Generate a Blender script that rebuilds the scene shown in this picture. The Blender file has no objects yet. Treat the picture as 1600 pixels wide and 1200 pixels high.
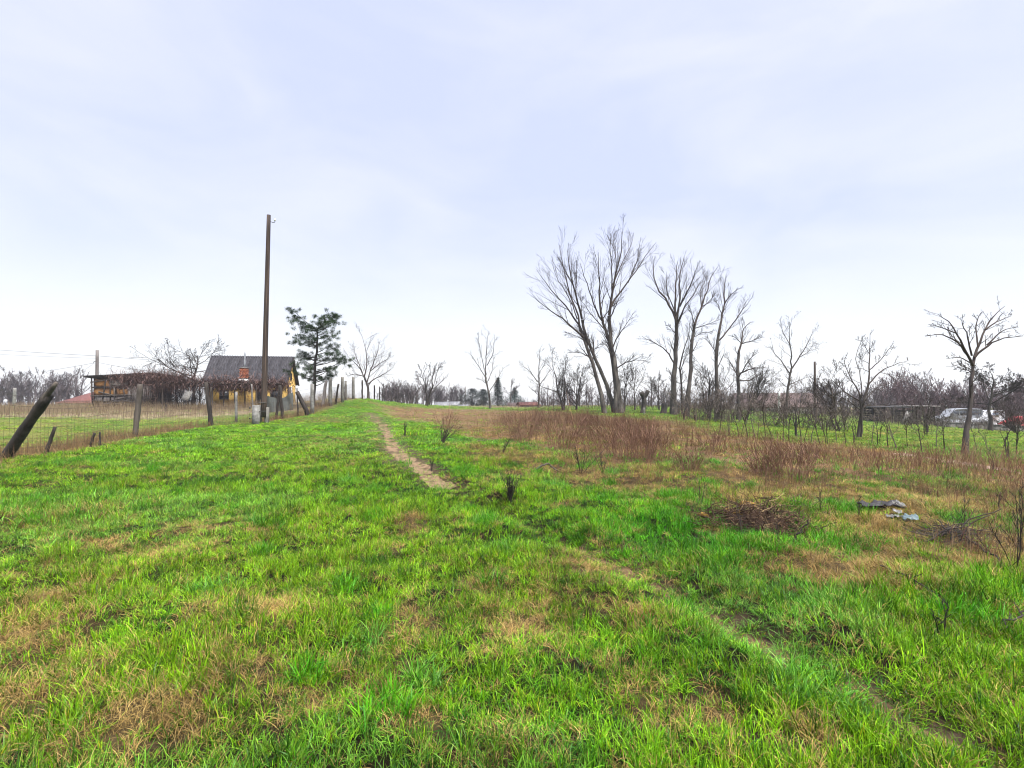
import bpy, math
import numpy as np
from mathutils import Vector

# ------------------------------------------------------------------ camera, sky, sun, exposure
scn = bpy.context.scene
COL = scn.collection
FPX, CX, CY, HOR, EYE = 800.0, 800.0, 600.0, 620.0, 1.6      # photo pixels: focal length, centre, eye-level row; eye height in m
PITCH = math.atan((HOR - CY) / FPX)
cam = bpy.data.cameras.new('camera')
cam.sensor_width = 36.0
cam.lens = 36.0 * FPX / 1600.0
cam.clip_start = 0.05
cam.clip_end = 6000.0
cam_ob = bpy.data.objects.new('camera', cam)
COL.objects.link(cam_ob)
cam_ob.location = (0, 0, EYE)
cam_ob.rotation_euler = (math.pi / 2 + PITCH, 0, 0)
scn.camera = cam_ob
scn.cycles.filter_width = 1.1

EXPO = 2.4
scn.view_settings.view_transform = 'Standard'
scn.view_settings.look = 'None'
scn.view_settings.exposure = EXPO
scn.view_settings.gamma = 1.0
scn.view_settings.use_curve_mapping = False

SUN_EL, SUN_AZ = math.radians(64), math.radians(140)
world = bpy.data.worlds.new('World')
scn.world = world
world.use_nodes = True
wn, wl = world.node_tree.nodes, world.node_tree.links
wn.clear()
w_out = wn.new('ShaderNodeOutputWorld')
w_bg = wn.new('ShaderNodeBackground')
w_bg.inputs['Strength'].default_value = 0.1
w_sky = wn.new('ShaderNodeTexSky')
w_sky.sky_type = 'NISHITA'
w_sky.sun_disc = False
w_sky.sun_elevation = SUN_EL
w_sky.sun_rotation = SUN_AZ
w_tc = wn.new('ShaderNodeTexCoord')
w_sep = wn.new('ShaderNodeSeparateXYZ')
wl.new(w_tc.outputs['Generated'], w_sep.inputs[0])
w_map = wn.new('ShaderNodeMapping')
w_map.inputs['Scale'].default_value = (1.0, 1.0, 2.6)
w_map.inputs['Rotation'].default_value = (0.0, 0.35, 0.4)
wl.new(w_tc.outputs['Generated'], w_map.inputs['Vector'])
w_no = wn.new('ShaderNodeTexNoise')
w_no.inputs['Scale'].default_value = 2.7
w_no.inputs['Detail'].default_value = 6.0
w_no.inputs['Roughness'].default_value = 0.5
w_no.inputs['Distortion'].default_value = 0.5
wl.new(w_map.outputs[0], w_no.inputs['Vector'])
w_r = wn.new('ShaderNodeValToRGB')                       # cloud deck: thin lavender grey to white
w_r.color_ramp.elements[0].position = 0.36
w_r.color_ramp.elements[0].color = (0.685, 0.742, 1.0, 1)
w_r.color_ramp.elements[1].position = 0.68
w_r.color_ramp.elements[1].color = (0.835, 0.86, 1.03, 1)
wl.new(w_no.outputs['Fac'], w_r.inputs[0])
w_h = wn.new('ShaderNodeMapRange')                       # overcast sky brightens evenly towards the horizon all round
w_h.interpolation_type = 'SMOOTHSTEP'
w_h.inputs['From Min'].default_value = 0.02
w_h.inputs['From Max'].default_value = 0.33
w_h.inputs['To Min'].default_value = 1.0
w_h.inputs['To Max'].default_value = 0.0
wl.new(w_sep.outputs['Z'], w_h.inputs['Value'])
w_m1 = wn.new('ShaderNodeMix'); w_m1.data_type = 'RGBA'
w_m1.inputs['B'].default_value = (1.0, 1.0, 1.02, 1)
wl.new(w_h.outputs[0], w_m1.inputs['Factor'])
wl.new(w_r.outputs['Color'], w_m1.inputs['A'])
w_s = wn.new('ShaderNodeMix'); w_s.data_type = 'RGBA'; w_s.blend_type = 'MULTIPLY'
w_s.inputs['Factor'].default_value = 1.0
k = 10.3 / (2 ** EXPO)
w_s.inputs['B'].default_value = (k, k, k, 1)
wl.new(w_m1.outputs['Result'], w_s.inputs['A'])
w_m2 = wn.new('ShaderNodeMix'); w_m2.data_type = 'RGBA'
w_m2.inputs['Factor'].default_value = 0.94
wl.new(w_sky.outputs[0], w_m2.inputs['A'])
wl.new(w_s.outputs['Result'], w_m2.inputs['B'])
wl.new(w_m2.outputs['Result'], w_bg.inputs['Color'])
wl.new(w_bg.outputs[0], w_out.inputs['Surface'])

sun = bpy.data.lights.new('sun', 'SUN')
sun.energy = 1.5
sun.angle = math.radians(22)
sun.color = (1.0, 0.97, 0.92)
sun_ob = bpy.data.objects.new('sun', sun)
COL.objects.link(sun_ob)
sd = Vector((math.sin(SUN_AZ) * math.cos(SUN_EL), math.cos(SUN_AZ) * math.cos(SUN_EL), math.sin(SUN_EL)))
sun_ob.rotation_euler = sd.to_track_quat('Z', 'Y').to_euler()
sun_ob.location = (0, 0, 60)

# ------------------------------------------------------------------ small numeric helpers
def rngof(s): return np.random.default_rng(s)
def nrm(v): return v / np.maximum(np.linalg.norm(v, axis=-1, keepdims=True), 1e-9)
def _hash(i, j, s):
    n = (i.astype(np.int64) * 374761393 + j.astype(np.int64) * 668265263 + s * 1442695041) & 0x7fffffff
    n = ((n ^ (n >> 13)) * 1274126177) & 0x7fffffff
    return ((n ^ (n >> 16)) & 0xffff) / 65535.0
def vnoise(x, y, s=0):
    i, j = np.floor(x), np.floor(y)
    f, g = x - i, y - j
    f, g = f * f * (3 - 2 * f), g * g * (3 - 2 * g)
    a, b, c, d = _hash(i, j, s), _hash(i + 1, j, s), _hash(i, j + 1, s), _hash(i + 1, j + 1, s)
    return (a * (1 - f) + b * f) * (1 - g) + (c * (1 - f) + d * f) * g
def fbm(x, y, s=0, o=3):
    v, a, t = 0.0, 1.0, 0.0
    for k in range(o):
        v = v + a * vnoise(x, y, s + k * 17); t += a; a *= 0.5; x = x * 2.03 + 5.1; y = y * 2.03 + 1.7
    return v / t
def sstep(a, b, x):
    t = np.clip((x - a) / (b - a), 0, 1)
    return t * t * (3 - 2 * t)

cp, sp = math.cos(PITCH), math.sin(PITCH)
def P(px, py, Y):
    """world point seen at photo pixel (px, py) at ground depth Y"""
    dx, dz = (px - CX) / FPX, (CY - py) / FPX
    fy, fz = cp - dz * sp, sp + dz * cp
    return np.array([dx / fy * Y, Y, EYE + fz / fy * Y])

# ------------------------------------------------------------------ terrain height from surveyed anchors
ANCH = [(8, 720, 12.5), (213, 684, 19), (328, 667, 24), (408, 664, 24), (480, 648, 29), (550, 623, 40), (525, 627, 37), (600, 632, 38), (580, 624, 41),
        (640, 662, 25), (620, 690, 15.5), (60, 668, 22), (200, 657, 30), (100, 638, 44), (400, 636, 44), (200, 635, 43), (320, 650, 32),
        (60, 633, 90), (300, 634, 75), (700, 641, 44), (770, 636, 60), (800, 634, 110), (640, 640, 40), (700, 634, 80),
        (900, 643, 40), (935, 646, 41), (1000, 641, 45), (1060, 648, 40), (1000, 634, 70), (1120, 655, 38),
        (800, 690, 16.5), (1000, 716, 12.5), (900, 662, 27), (1100, 692, 16), (1200, 745, 10), (1300, 702, 16.5), (1400, 732, 12),
        (1510, 712, 16), (1590, 732, 13.5), (1200, 667, 28), (1350, 692, 19), (1450, 670, 34), (1580, 676, 34), (1550, 670, 58), (1250, 652, 48),
        (1350, 652, 60), (1590, 850, 5.9), (1750, 690, 22), (1750, 800, 9), (-200, 700, 17), (-300, 640, 50)]
_ax, _az = [], []
for a in ANCH:
    p = P(*a); _ax.append(p[:2]); _az.append(p[2])
for xy in [(0, 0), (-3, 3), (3, 3), (0, 4), (-6, 6), (0, 8), (6, 7), (0, -10), (-10, -5), (10, -5), (-4, 11), (-7, 14), (3, 10)]:
    _ax.append(np.array(xy, float)); _az.append(0.0)
for r, z in ((150, -1.0), (400, -5.0), (1500, -23.0), (3000, -48.0)):
    for a in range(0, 360, 30):
        _ax.append(np.array([r * math.sin(math.radians(a)), r * math.cos(math.radians(a))])); _az.append(z)
_ax, _az = np.array(_ax), np.array(_az)
def _warp(x, y):
    r = np.sqrt(x * x + y * y) + 1e-6
    q = np.log1p(r / 9.0) / r
    return np.stack([x * q, y * q], -1)
_aw = _warp(_ax[:, 0], _ax[:, 1])
def _phi(d2): return 0.5 * d2 * np.log(d2 + 1e-9)
_n = len(_aw)
_A = np.zeros((_n + 3, _n + 3))
_A[:_n, :_n] = _phi(((_aw[:, None] - _aw[None]) ** 2).sum(-1)) + 0.004 * np.eye(_n)
_A[:_n, _n] = 1; _A[:_n, _n + 1:] = _aw; _A[_n, :_n] = 1; _A[_n + 1:, :_n] = _aw.T
_W = np.linalg.solve(_A, np.concatenate([_az, np.zeros(3)]))
def H0(x, y):
    x, y = np.atleast_1d(np.asarray(x, float)), np.atleast_1d(np.asarray(y, float))
    out = np.empty(x.shape)
    xf, yf, of = x.ravel(), y.ravel(), out.ravel()
    for s in range(0, xf.size, 60000):
        w = _warp(xf[s:s + 60000], yf[s:s + 60000])
        d2 = ((w[:, None] - _aw[None]) ** 2).sum(-1)
        of[s:s + 60000] = _phi(d2) @ _W[:_n] + _W[_n] + w @ _W[_n + 1:]
    return of.reshape(x.shape)
def ray_ground(px, py, hf):
    Ys = np.exp(np.linspace(math.log(1.2), math.log(300), 2500))
    p = P(px, py, Ys[:, None].T[0])
    X, Z = p[0], p[2]
    d = Z - hf(X, Ys)
    i = int(np.argmax(d < 0)) if (d < 0).any() else len(Ys) - 1
    return np.array([X[i], Ys[i]])
# the worn wheel rut: one path in world metres, followed by its sheet, the grass and the terrain
RUT_PX = [(578, 646), (596, 662), (606, 678), (612, 696), (630, 716), (662, 738), (700, 762), (760, 790), (840, 823), (930, 862), (1010, 895), (1110, 945), (1200, 988), (1290, 1036), (1400, 1098), (1500, 1150), (1600, 1198)]
RUT = np.array([ray_ground(a, b, H0) for a, b in RUT_PX])
RUT = np.vstack([RUT, RUT[-1] + (RUT[-1] - RUT[-2]) * 3])
_s = np.concatenate([[0], np.cumsum(np.linalg.norm(np.diff(RUT, axis=0), axis=1))])
_ss = np.arange(0, _s[-1], 0.12)
RUTF = np.stack([np.interp(_ss, _s, RUT[:, 0]), np.interp(_ss, _s, RUT[:, 1])], -1)
for _ in range(8): RUTF[1:-1] = 0.25 * RUTF[:-2] + 0.5 * RUTF[1:-1] + 0.25 * RUTF[2:]
def rut_dist(x, y):
    d = np.full(np.shape(x), 99.0)
    R = RUTF[::3]
    for s in range(0, len(x), 40000):
        xs, ys = x[s:s + 40000], y[s:s + 40000]
        d[s:s + 40000] = np.sqrt(((xs[:, None] - R[None, :, 0]) ** 2 + (ys[:, None] - R[None, :, 1]) ** 2).min(1))
    return d
def H(x, y):
    x, y = np.atleast_1d(np.asarray(x, float)), np.atleast_1d(np.asarray(y, float))
    sh = x.shape; x, y = x.ravel(), y.ravel()
    z = H0(x, y)
    r = np.hypot(x, y)
    fade = sstep(120, 40, r)
    z = z + fade * (0.20 * (fbm(x * 0.55, y * 0.55, 3) - 0.5) + 0.15 * (fbm(x * 2.1, y * 2.1, 9, 2) - 0.5))
    near = r < 45
    if near.any():
        d = rut_dist(x[near], y[near])
        z[near] -= 0.07 * np.exp(-(d / 0.22) ** 2) - 0.03 * np.exp(-((d - 0.5) / 0.22) ** 2)
    return z.reshape(sh)
def h1(x, y): return float(H(x, y)[0])
def G(px, py):
    p = ray_ground(px, py, H)
    return np.array([p[0], p[1], h1(p[0], p[1])])
def at(px, Y):
    x = (px - CX) / FPX * Y / cp
    return np.array([x, Y, h1(x, Y)])
def mpp(Y): return Y / FPX                              # metres per photo pixel at depth Y

# ------------------------------------------------------------------ materials
def mat(name, c1, c2=None, scale=6.0, rough=0.85, bump=0.3, detail=5.0, stretch=(1, 1, 1), c3=None, spec=0.25, metal=0.0, coord='Object', bscale=None):
    m = bpy.data.materials.new(name); m.use_nodes = True
    nt = m.node_tree; N, L = nt.nodes, nt.links
    b = N['Principled BSDF']
    b.inputs['Roughness'].default_value = rough
    b.inputs['Specular IOR Level'].default_value = spec
    b.inputs['Metallic'].default_value = metal
    tc = N.new('ShaderNodeTexCoord'); mp = N.new('ShaderNodeMapping')
    mp.inputs['Scale'].default_value = stretch
    L.new(tc.outputs[coord], mp.inputs['Vector'])
    no = N.new('ShaderNodeTexNoise')
    no.inputs['Scale'].default_value = scale; no.inputs['Detail'].default_value = detail; no.inputs['Roughness'].default_value = 0.62
    L.new(mp.outputs[0], no.inputs['Vector'])
    rp = N.new('ShaderNodeValToRGB')
    e = rp.color_ramp.elements
    e[0].position, e[1].position = 0.32, 0.68
    c2 = c2 or tuple(v * 0.6 for v in c1)
    e[0].color = (*c2, 1); e[1].color = (*c1, 1)
    if c3:
        n = e.new(0.5); n.color = (*c3, 1)
    L.new(no.outputs['Fac'], rp.inputs[0])
    L.new(rp.outputs['Color'], b.inputs['Base Color'])
    if bump:
        n2 = N.new('ShaderNodeTexNoise')
        n2.inputs['Scale'].default_value = bscale or scale * 3; n2.inputs['Detail'].default_value = 4
        L.new(mp.outputs[0], n2.inputs['Vector'])
        bp = N.new('ShaderNodeBump'); bp.inputs['Strength'].default_value = bump; bp.inputs['Distance'].default_value = 0.02
        L.new(n2.outputs['Fac'], bp.inputs['Height'])
        L.new(bp.outputs[0], b.inputs['Normal'])
    return m
def attr_mat(name, rough=0.6, trans=0.0, spec=0.2, noise=0.0):
    m = bpy.data.materials.new(name); m.use_nodes = True
    nt = m.node_tree; N, L = nt.nodes, nt.links
    b = N['Principled BSDF']
    b.inputs['Roughness'].default_value = rough
    b.inputs['Specular IOR Level'].default_value = spec
    a = N.new('ShaderNodeAttribute'); a.attribute_name = 'Col'
    src = a.outputs['Color']
    if noise:
        tc = N.new('ShaderNodeTexCoord')
        no = N.new('ShaderNodeTexNoise'); no.inputs['Scale'].default_value = noise; no.inputs['Detail'].default_value = 8; no.inputs['Roughness'].default_value = 0.7
        L.new(tc.outputs['Object'], no.inputs['Vector'])
        mr = N.new('ShaderNodeMapRange'); mr.inputs['From Min'].default_value = 0.3; mr.inputs['From Max'].default_value = 0.7
        mr.inputs['To Min'].default_value = 0.55; mr.inputs['To Max'].default_value = 1.4
        L.new(no.outputs['Fac'], mr.inputs['Value'])
        mx = N.new('ShaderNodeMix'); mx.data_type = 'RGBA'; mx.blend_type = 'MULTIPLY'; mx.inputs['Factor'].default_value = 1
        L.new(src, mx.inputs['A']); L.new(mr.outputs[0], mx.inputs['B'])
        src = mx.outputs['Result']
        bp = N.new('ShaderNodeBump'); bp.inputs['Strength'].default_value = 0.6; bp.inputs['Distance'].default_value = 0.05
        L.new(no.outputs['Fac'], bp.inputs['Height']); L.new(bp.outputs[0], b.inputs['Normal'])
    L.new(src, b.inputs['Base Color'])
    if trans:
        t = N.new('ShaderNodeBsdfTranslucent'); L.new(src, t.inputs['Color'])
        ms = N.new('ShaderNodeMixShader'); ms.inputs[0].default_value = trans
        L.new(b.outputs[0], ms.inputs[1]); L.new(t.outputs[0], ms.inputs[2])
        L.new(ms.outputs[0], N['Material Output'].inputs['Surface'])
    return m
M = dict(
    ground=attr_mat('ground_soil', 0.95, noise=7.0, spec=0.1),
    grass=attr_mat('grass_blades', 0.45, 0.16, 0.22),
    weeds=attr_mat('dry_stems', 0.8, 0.12, 0.1),
    soil=mat('path_soil', (0.25, 0.165, 0.095), (0.075, 0.048, 0.028), 7, 0.95, 0.8, c3=(0.22, 0.15, 0.09), spec=0.1),
    bark=mat('bark_grey', (0.14, 0.122, 0.105), (0.020, 0.016, 0.015), 3.0, 0.9, 0.9, stretch=(1, 1, 0.35), bscale=9),
    bark2=mat('bark_dark', (0.10, 0.082, 0.072), (0.032, 0.026, 0.024), 4, 0.9, 0.8, stretch=(1, 1, 0.35)),
    twig=mat('twigs_brown', (0.080, 0.060, 0.049), (0.030, 0.022, 0.019), 2.0, 0.85, 0),
    twig_red=mat('twigs_reddish', (0.15, 0.092, 0.088), (0.062, 0.040, 0.042), 2.0, 0.85, 0),
    rust=mat('rust_brown_stems', (0.34, 0.20, 0.125), (0.15, 0.078, 0.055), 3.0, 0.85, 0),
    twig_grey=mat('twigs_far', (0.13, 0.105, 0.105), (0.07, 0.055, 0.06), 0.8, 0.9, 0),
    wood=mat('weathered_wood', (0.145, 0.12, 0.10), (0.045, 0.036, 0.03), 6, 0.85, 0.8, stretch=(1, 1, 0.15)),
    wood_dk=mat('dark_wood', (0.06, 0.048, 0.04), (0.018, 0.015, 0.013), 7, 0.85, 0.9, stretch=(1, 1, 0.2)),
    wood_gr=mat('grey_boards', (0.24, 0.215, 0.20), (0.10, 0.085, 0.08), 6, 0.85, 0.6, stretch=(1, 1, 0.12)),
    pole=mat('tarred_pole', (0.13, 0.09, 0.068), (0.020, 0.015, 0.013), 7, 0.85, 0.9, stretch=(2.0, 2.0, 0.07), c3=(0.06, 0.042, 0.034), bscale=18),
    conc=mat('weathered_concrete', (0.29, 0.28, 0.262), (0.12, 0.113, 0.10), 6, 0.9, 0.5),
    conc_dk=mat('mossy_concrete', (0.24, 0.225, 0.20), (0.10, 0.095, 0.08), 7, 0.9, 0.5),
    wire=mat('rusty_wire', (0.10, 0.075, 0.06), (0.05, 0.035, 0.03), 20, 0.7, 0),
    cable=mat('grey_cable', (0.16, 0.16, 0.17), (0.10, 0.10, 0.11), 5, 0.6, 0),
    iron=mat('iron', (0.09, 0.085, 0.08), (0.05, 0.045, 0.04), 15, 0.6, 0.2),
    ceramic=mat('white_ceramic', (0.7, 0.7, 0.68), (0.55, 0.55, 0.53), 4, 0.3, 0),
    roof=mat('fibre_cement', (0.085, 0.081, 0.09), (0.032, 0.030, 0.034), 2.2, 0.85, 0.4, c3=(0.058, 0.055, 0.062)),
    vine=mat('bare_vines', (0.19, 0.115, 0.095), (0.07, 0.042, 0.036), 3, 0.85, 0),
    hedge=mat('hedge_twigs', (0.19, 0.15, 0.125), (0.085, 0.066, 0.056), 2, 0.85, 0),
    yellow=mat('yellow_plaster', (0.74, 0.46, 0.10), (0.36, 0.19, 0.06), 2.2, 0.9, 0.5, c3=(0.74, 0.50, 0.15)),
    adobe=mat('orange_adobe', (0.33, 0.165, 0.05), (0.13, 0.07, 0.035), 1.6, 0.95, 0.8, c3=(0.24, 0.12, 0.04)),
    brick=mat('chimney_brick', (0.36, 0.115, 0.055), (0.24, 0.075, 0.04), 9, 0.9, 0.5),
    mortar=mat('mortar', (0.45, 0.42, 0.38), (0.33, 0.30, 0.27), 9, 0.95, 0.3),
    zinc=mat('zinc_pipe', (0.42, 0.43, 0.45), (0.27, 0.28, 0.30), 4, 0.5, 0.1, metal=0.4),
    dark=mat('dark_interior', (0.018, 0.016, 0.015), (0.010, 0.009, 0.009), 3, 0.9, 0),
    glass=mat('window_glass', (0.05, 0.055, 0.065), (0.03, 0.035, 0.04), 2, 0.12, 0, spec=0.5),
    white=mat('white_paint', (0.72, 0.71, 0.69), (0.56, 0.55, 0.53), 3, 0.6, 0.1),
    cream=mat('cream_plaster', (0.55, 0.50, 0.40), (0.42, 0.37, 0.29), 2, 0.9, 0.2),
    redroof=mat('red_tiles', (0.20, 0.085, 0.07), (0.12, 0.05, 0.045), 4, 0.9, 0.3),
    brownroof=mat('brown_tiles', (0.14, 0.10, 0.09), (0.085, 0.06, 0.055), 4, 0.9, 0.3),
    greyroof=mat('grey_roofing', (0.30, 0.30, 0.31), (0.19, 0.19, 0.20), 2, 0.8, 0.2),
    redbrick=mat('red_brick_wall', (0.34, 0.13, 0.09), (0.22, 0.085, 0.06), 3, 0.9, 0.2),
    needle=attr_mat('pine_needles', 0.6, 0.15, 0.2),
    tarp=mat('grey_tarpaulin', (0.17, 0.185, 0.18), (0.10, 0.11, 0.105), 2, 0.7, 0.3),
    plastic_w=mat('white_plastic', (0.26, 0.255, 0.24), (0.05, 0.047, 0.044), 9, 0.35, 0.2, spec=0.4),
    plastic_b=mat('pale_blue_plastic', (0.17, 0.23, 0.24), (0.08, 0.11, 0.12), 9, 0.35, 0.2, spec=0.4),
    rubber=mat('black_rubber', (0.03, 0.03, 0.03), (0.02, 0.02, 0.02), 9, 0.8, 0.1),
    felt=mat('grey_roofing_felt', (0.075, 0.07, 0.074), (0.025, 0.023, 0.024), 9, 0.8, 0.6),
    husk=mat('yellow_husk', (0.30, 0.19, 0.03), (0.14, 0.075, 0.02), 18, 0.85, 0.4),
    carpaint=mat('white_car_paint', (0.70, 0.71, 0.73), (0.64, 0.65, 0.67), 1, 0.25, 0, spec=0.5),
    silver=mat('silver_car_paint', (0.30, 0.31, 0.33), (0.26, 0.27, 0.29), 1, 0.3, 0, spec=0.5),
    red=mat('red_paint', (0.5, 0.05, 0.05), (0.38, 0.04, 0.04), 2, 0.45, 0),
)

# ------------------------------------------------------------------ mesh builder
ORG = {}
class MB:
    def __init__(s): s.v, s.f3, s.f4, s.c, s.n = [], [], [], [], 0
    def add(s, v, f4=None, f3=None, c=None):
        v = np.asarray(v, float).reshape(-1, 3)
        s.v.append(v)
        if f4 is not None and len(f4): s.f4.append(np.asarray(f4, np.int64) + s.n)
        if f3 is not None and len(f3): s.f3.append(np.asarray(f3, np.int64) + s.n)
        if c is not None: s.c.append(np.asarray(c, float).reshape(-1, 3))
        s.n += len(v); return s
    def tubes(s, Pt, R, k=3, cap=False, c=None):
        Pt, R = np.asarray(Pt, float), np.asarray(R, float)
        if Pt.ndim == 2: Pt, R = Pt[None], R[None]
        B, n, _ = Pt.shape
        if B == 0: return s
        T = nrm(np.gradient(Pt, axis=1))
        ref = np.where(np.abs(T[:, :1, 2:3]) > 0.8, np.array([1.0, 0.15, 0]), np.array([0, 0.1, 1.0])) * np.ones((1, n, 1))
        U = nrm(np.cross(T, ref)); V = np.cross(T, U)
        a = np.arange(k) * 2 * np.pi / k
        vv = Pt[:, :, None] + R[:, :, None, None] * (np.cos(a)[:, None] * U[:, :, None] + np.sin(a)[:, None] * V[:, :, None])
        b = (np.arange(B) * n * k)[:, None, None]; i = (np.arange(n - 1) * k)[None, :, None]
        kk = 1 if k == 2 else k
        j = np.arange(kk)[None, None]; j2 = (j + 1) % k
        f = np.stack([b + i + j, b + i + j2, b + i + k + j2, b + i + k + j], -1).reshape(-1, 4)
        cc = None if c is None else np.repeat(np.asarray(c).reshape(B, -1), n * k, axis=0)
        base = s.n
        s.add(vv, f, None, cc)
        if cap and k > 2:
            for q in range(B):
                for e in (0, n - 1):
                    ring = q * n * k + e * k + np.arange(k)
                    tri = np.stack([np.full(k - 2, ring[0]), ring[1:-1], ring[2:]], -1)
                    if e == 0: tri = tri[:, ::-1]
                    s.f3.append(tri + base)
        return s
    def box(s, c, size, rz=0.0, tilt=None, taper=1.0):
        x, y, z = np.array(size) / 2.0
        v = np.array([[-x, -y, -z], [x, -y, -z], [x, y, -z], [-x, y, -z], [-x * taper, -y * taper, z], [x * taper, -y * taper, z], [x * taper, y * taper, z], [-x * taper, y * taper, z]])
        if tilt is not None:
            d = nrm(np.asarray(tilt, float)); r = np.array([1.0, 0, 0]) if abs(d[0]) < 0.9 else np.array([0, 1.0, 0])
            u = nrm(np.cross(np.cross(d, r), d)); w = np.cross(d, u)
            v = v[:, :1] * u + v[:, 1:2] * w + v[:, 2:] * d
        ca, sa = math.cos(rz), math.sin(rz)
        v = np.stack([v[:, 0] * ca - v[:, 1] * sa, v[:, 0] * sa + v[:, 1] * ca, v[:, 2]], -1) + np.asarray(c)
        return s.add(v, [[0, 3, 2, 1], [4, 5, 6, 7], [0, 1, 5, 4], [1, 2, 6, 5], [2, 3, 7, 6], [3, 0, 4, 7]])
    def rot(s, rz, c):
        ca, sa = math.cos(rz), math.sin(rz)
        s.v = [np.stack([v[:, 0] * ca - v[:, 1] * sa, v[:, 0] * sa + v[:, 1] * ca, v[:, 2]], -1) + np.asarray(c) for v in s.v]
        return s
    def mesh(s, name, m, origin=(0, 0, 0), smooth=False):
        me = bpy.data.meshes.new(name)
        v = (np.concatenate(s.v) - np.asarray(origin)).astype(np.float32)
        f3 = np.concatenate(s.f3) if s.f3 else np.zeros((0, 3), np.int64)
        f4 = np.concatenate(s.f4) if s.f4 else np.zeros((0, 4), np.int64)
        me.vertices.add(len(v)); me.vertices.foreach_set('co', v.ravel())
        nl = f3.size + f4.size
        me.loops.add(nl); me.loops.foreach_set('vertex_index', np.concatenate([f3.ravel(), f4.ravel()]).astype(np.int32))
        me.polygons.add(len(f3) + len(f4))
        st = np.concatenate([np.arange(len(f3)) * 3, f3.size + np.arange(len(f4)) * 4]).astype(np.int32)
        me.polygons.foreach_set('loop_start', st)
        if smooth: me.polygons.foreach_set('use_smooth', np.ones(len(st), bool))
        if s.c:
            c = np.concatenate(s.c).astype(np.float32)
            at_ = me.color_attributes.new('Col', 'FLOAT_COLOR', 'POINT')
            at_.data.foreach_set('color', np.concatenate([c, np.ones((len(c), 1), np.float32)], 1).ravel())
        me.materials.append(m)
        me.update(calc_edges=True)
        return me
    def build(s, name, m, parent=None, origin=None, smooth=False):
        if parent is not None: org = ORG[parent.name]
        else: org = np.asarray(origin if origin is not None else (0, 0, 0), float)
        o = bpy.data.objects.new(name, s.mesh(name, m, org, smooth))
        COL.objects.link(o)
        if parent is not None: o.parent = parent
        else: o.location = org
        ORG[o.name] = org
        return o
def tag(o, label, cat=None, group=None, kind=None):
    o['label'] = label
    if cat: o['category'] = cat
    if group: o['group'] = group
    if kind: o['kind'] = kind
    return o
def thing(name, label, cat, loc, group=None):
    o = bpy.data.objects.new(name, None); COL.objects.link(o)
    o.location = [float(v) for v in loc]; o.empty_display_size = 0.2
    ORG[o.name] = np.asarray(loc, float)
    return tag(o, label, cat, group)

# ------------------------------------------------------------------ zones on the ground (world metres)
FENCE_PY = [(-160, 9.0), (8, 12.5), (213, 19), (328, 24), (408, 24.8), (455, 27.5), (489, 30), (516, 33), (536, 37), (552, 39.5), (600, 46), (610, 60)]
_fx = np.array([(a - CX) / FPX * b for a, b in FENCE_PY]); _fy = np.array([b for a, b in FENCE_PY])
_fy = np.concatenate([[-20], _fy]); _fx = np.concatenate([[-8.0], _fx])
def left_field(x, y, soft=0.35):
    return sstep(soft, -soft, x - np.interp(y, _fy, _fx) + 0.5 * (vnoise(x * 0.9, y * 0.9, 5) - 0.5))
def poly_mask(poly, x, y, soft):
    poly = np.asarray(poly); inside = np.zeros(len(x), bool); d2 = np.full(len(x), 1e9)
    for a, b in zip(poly, np.roll(poly, -1, 0)):
        cond = (a[1] > y) != (b[1] > y)
        with np.errstate(divide='ignore', invalid='ignore'):
            xi = (b[0] - a[0]) * (y - a[1]) / (b[1] - a[1]) + a[0]
        inside ^= cond & (x < xi)
        ab = b - a; t = np.clip(((x - a[0]) * ab[0] + (y - a[1]) * ab[1]) / (ab @ ab + 1e-9), 0, 1)
        d2 = np.minimum(d2, (x - a[0] - t * ab[0]) ** 2 + (y - a[1] - t * ab[1]) ** 2)
    return sstep(-soft, soft, np.where(inside, 1, -1) * np.sqrt(d2))
def gpoly(pts): return np.array([ray_ground(a, b, H0) for a, b in pts])
WEED = gpoly([(578, 628), (600, 633), (660, 637), (760, 640), (870, 644), (960, 652), (1060, 660), (1130, 682), (1250, 692), (1400, 707), (1600, 726), (1800, 740), (1800, 775), (1600, 762), (1450, 745), (1320, 746), (1160, 742), (1080, 712), (1000, 728), (930, 722), (870, 702), (760, 684), (690, 668), (630, 655)])
OLIVE = gpoly([(700, 690), (900, 715), (1050, 735), (1300, 748), (1600, 760), (1800, 775), (1800, 915), (1600, 905), (1470, 890), (1350, 905), (1240, 870), (1200, 800), (1080, 795), (1000, 775), (880, 750), (740, 715)])
PATCH = [(420, 952, .30, 1), (240, 1130, .28, 1), (20, 1000, .45, 1), (30, 1090, .4, .9), (60, 945, .3, .8), (820, 975, .28, 1), (620, 975, .3, .7), (760, 905, .2, .9), (660, 1125, .16, .9), (1000, 965, .2, .8), (1120, 1100, .2, .8),
         (590, 1060, .25, .6), (350, 1050, .3, .6), (420, 1060, .2, .6), (1010, 1090, .2, .7), (320, 825, .35, .7), (100, 810, .6, .6), (250, 870, .5, .5), (860, 935, .3, .5), (1300, 890, .5, .9), (1230, 880, .4, .7), (950, 870, .5, .5), (500, 655, 1.5, .7), (560, 690, 1.2, .5), (520, 690, 1.4, .5), (1240, 1150, .2, .5), (480, 1090, .2, .7), (800, 1150, .2, .5), (330, 960, .25, .6)]
PATCH = [(*ray_ground(a, b, H0), r, s) for a, b, r, s in PATCH]
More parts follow.
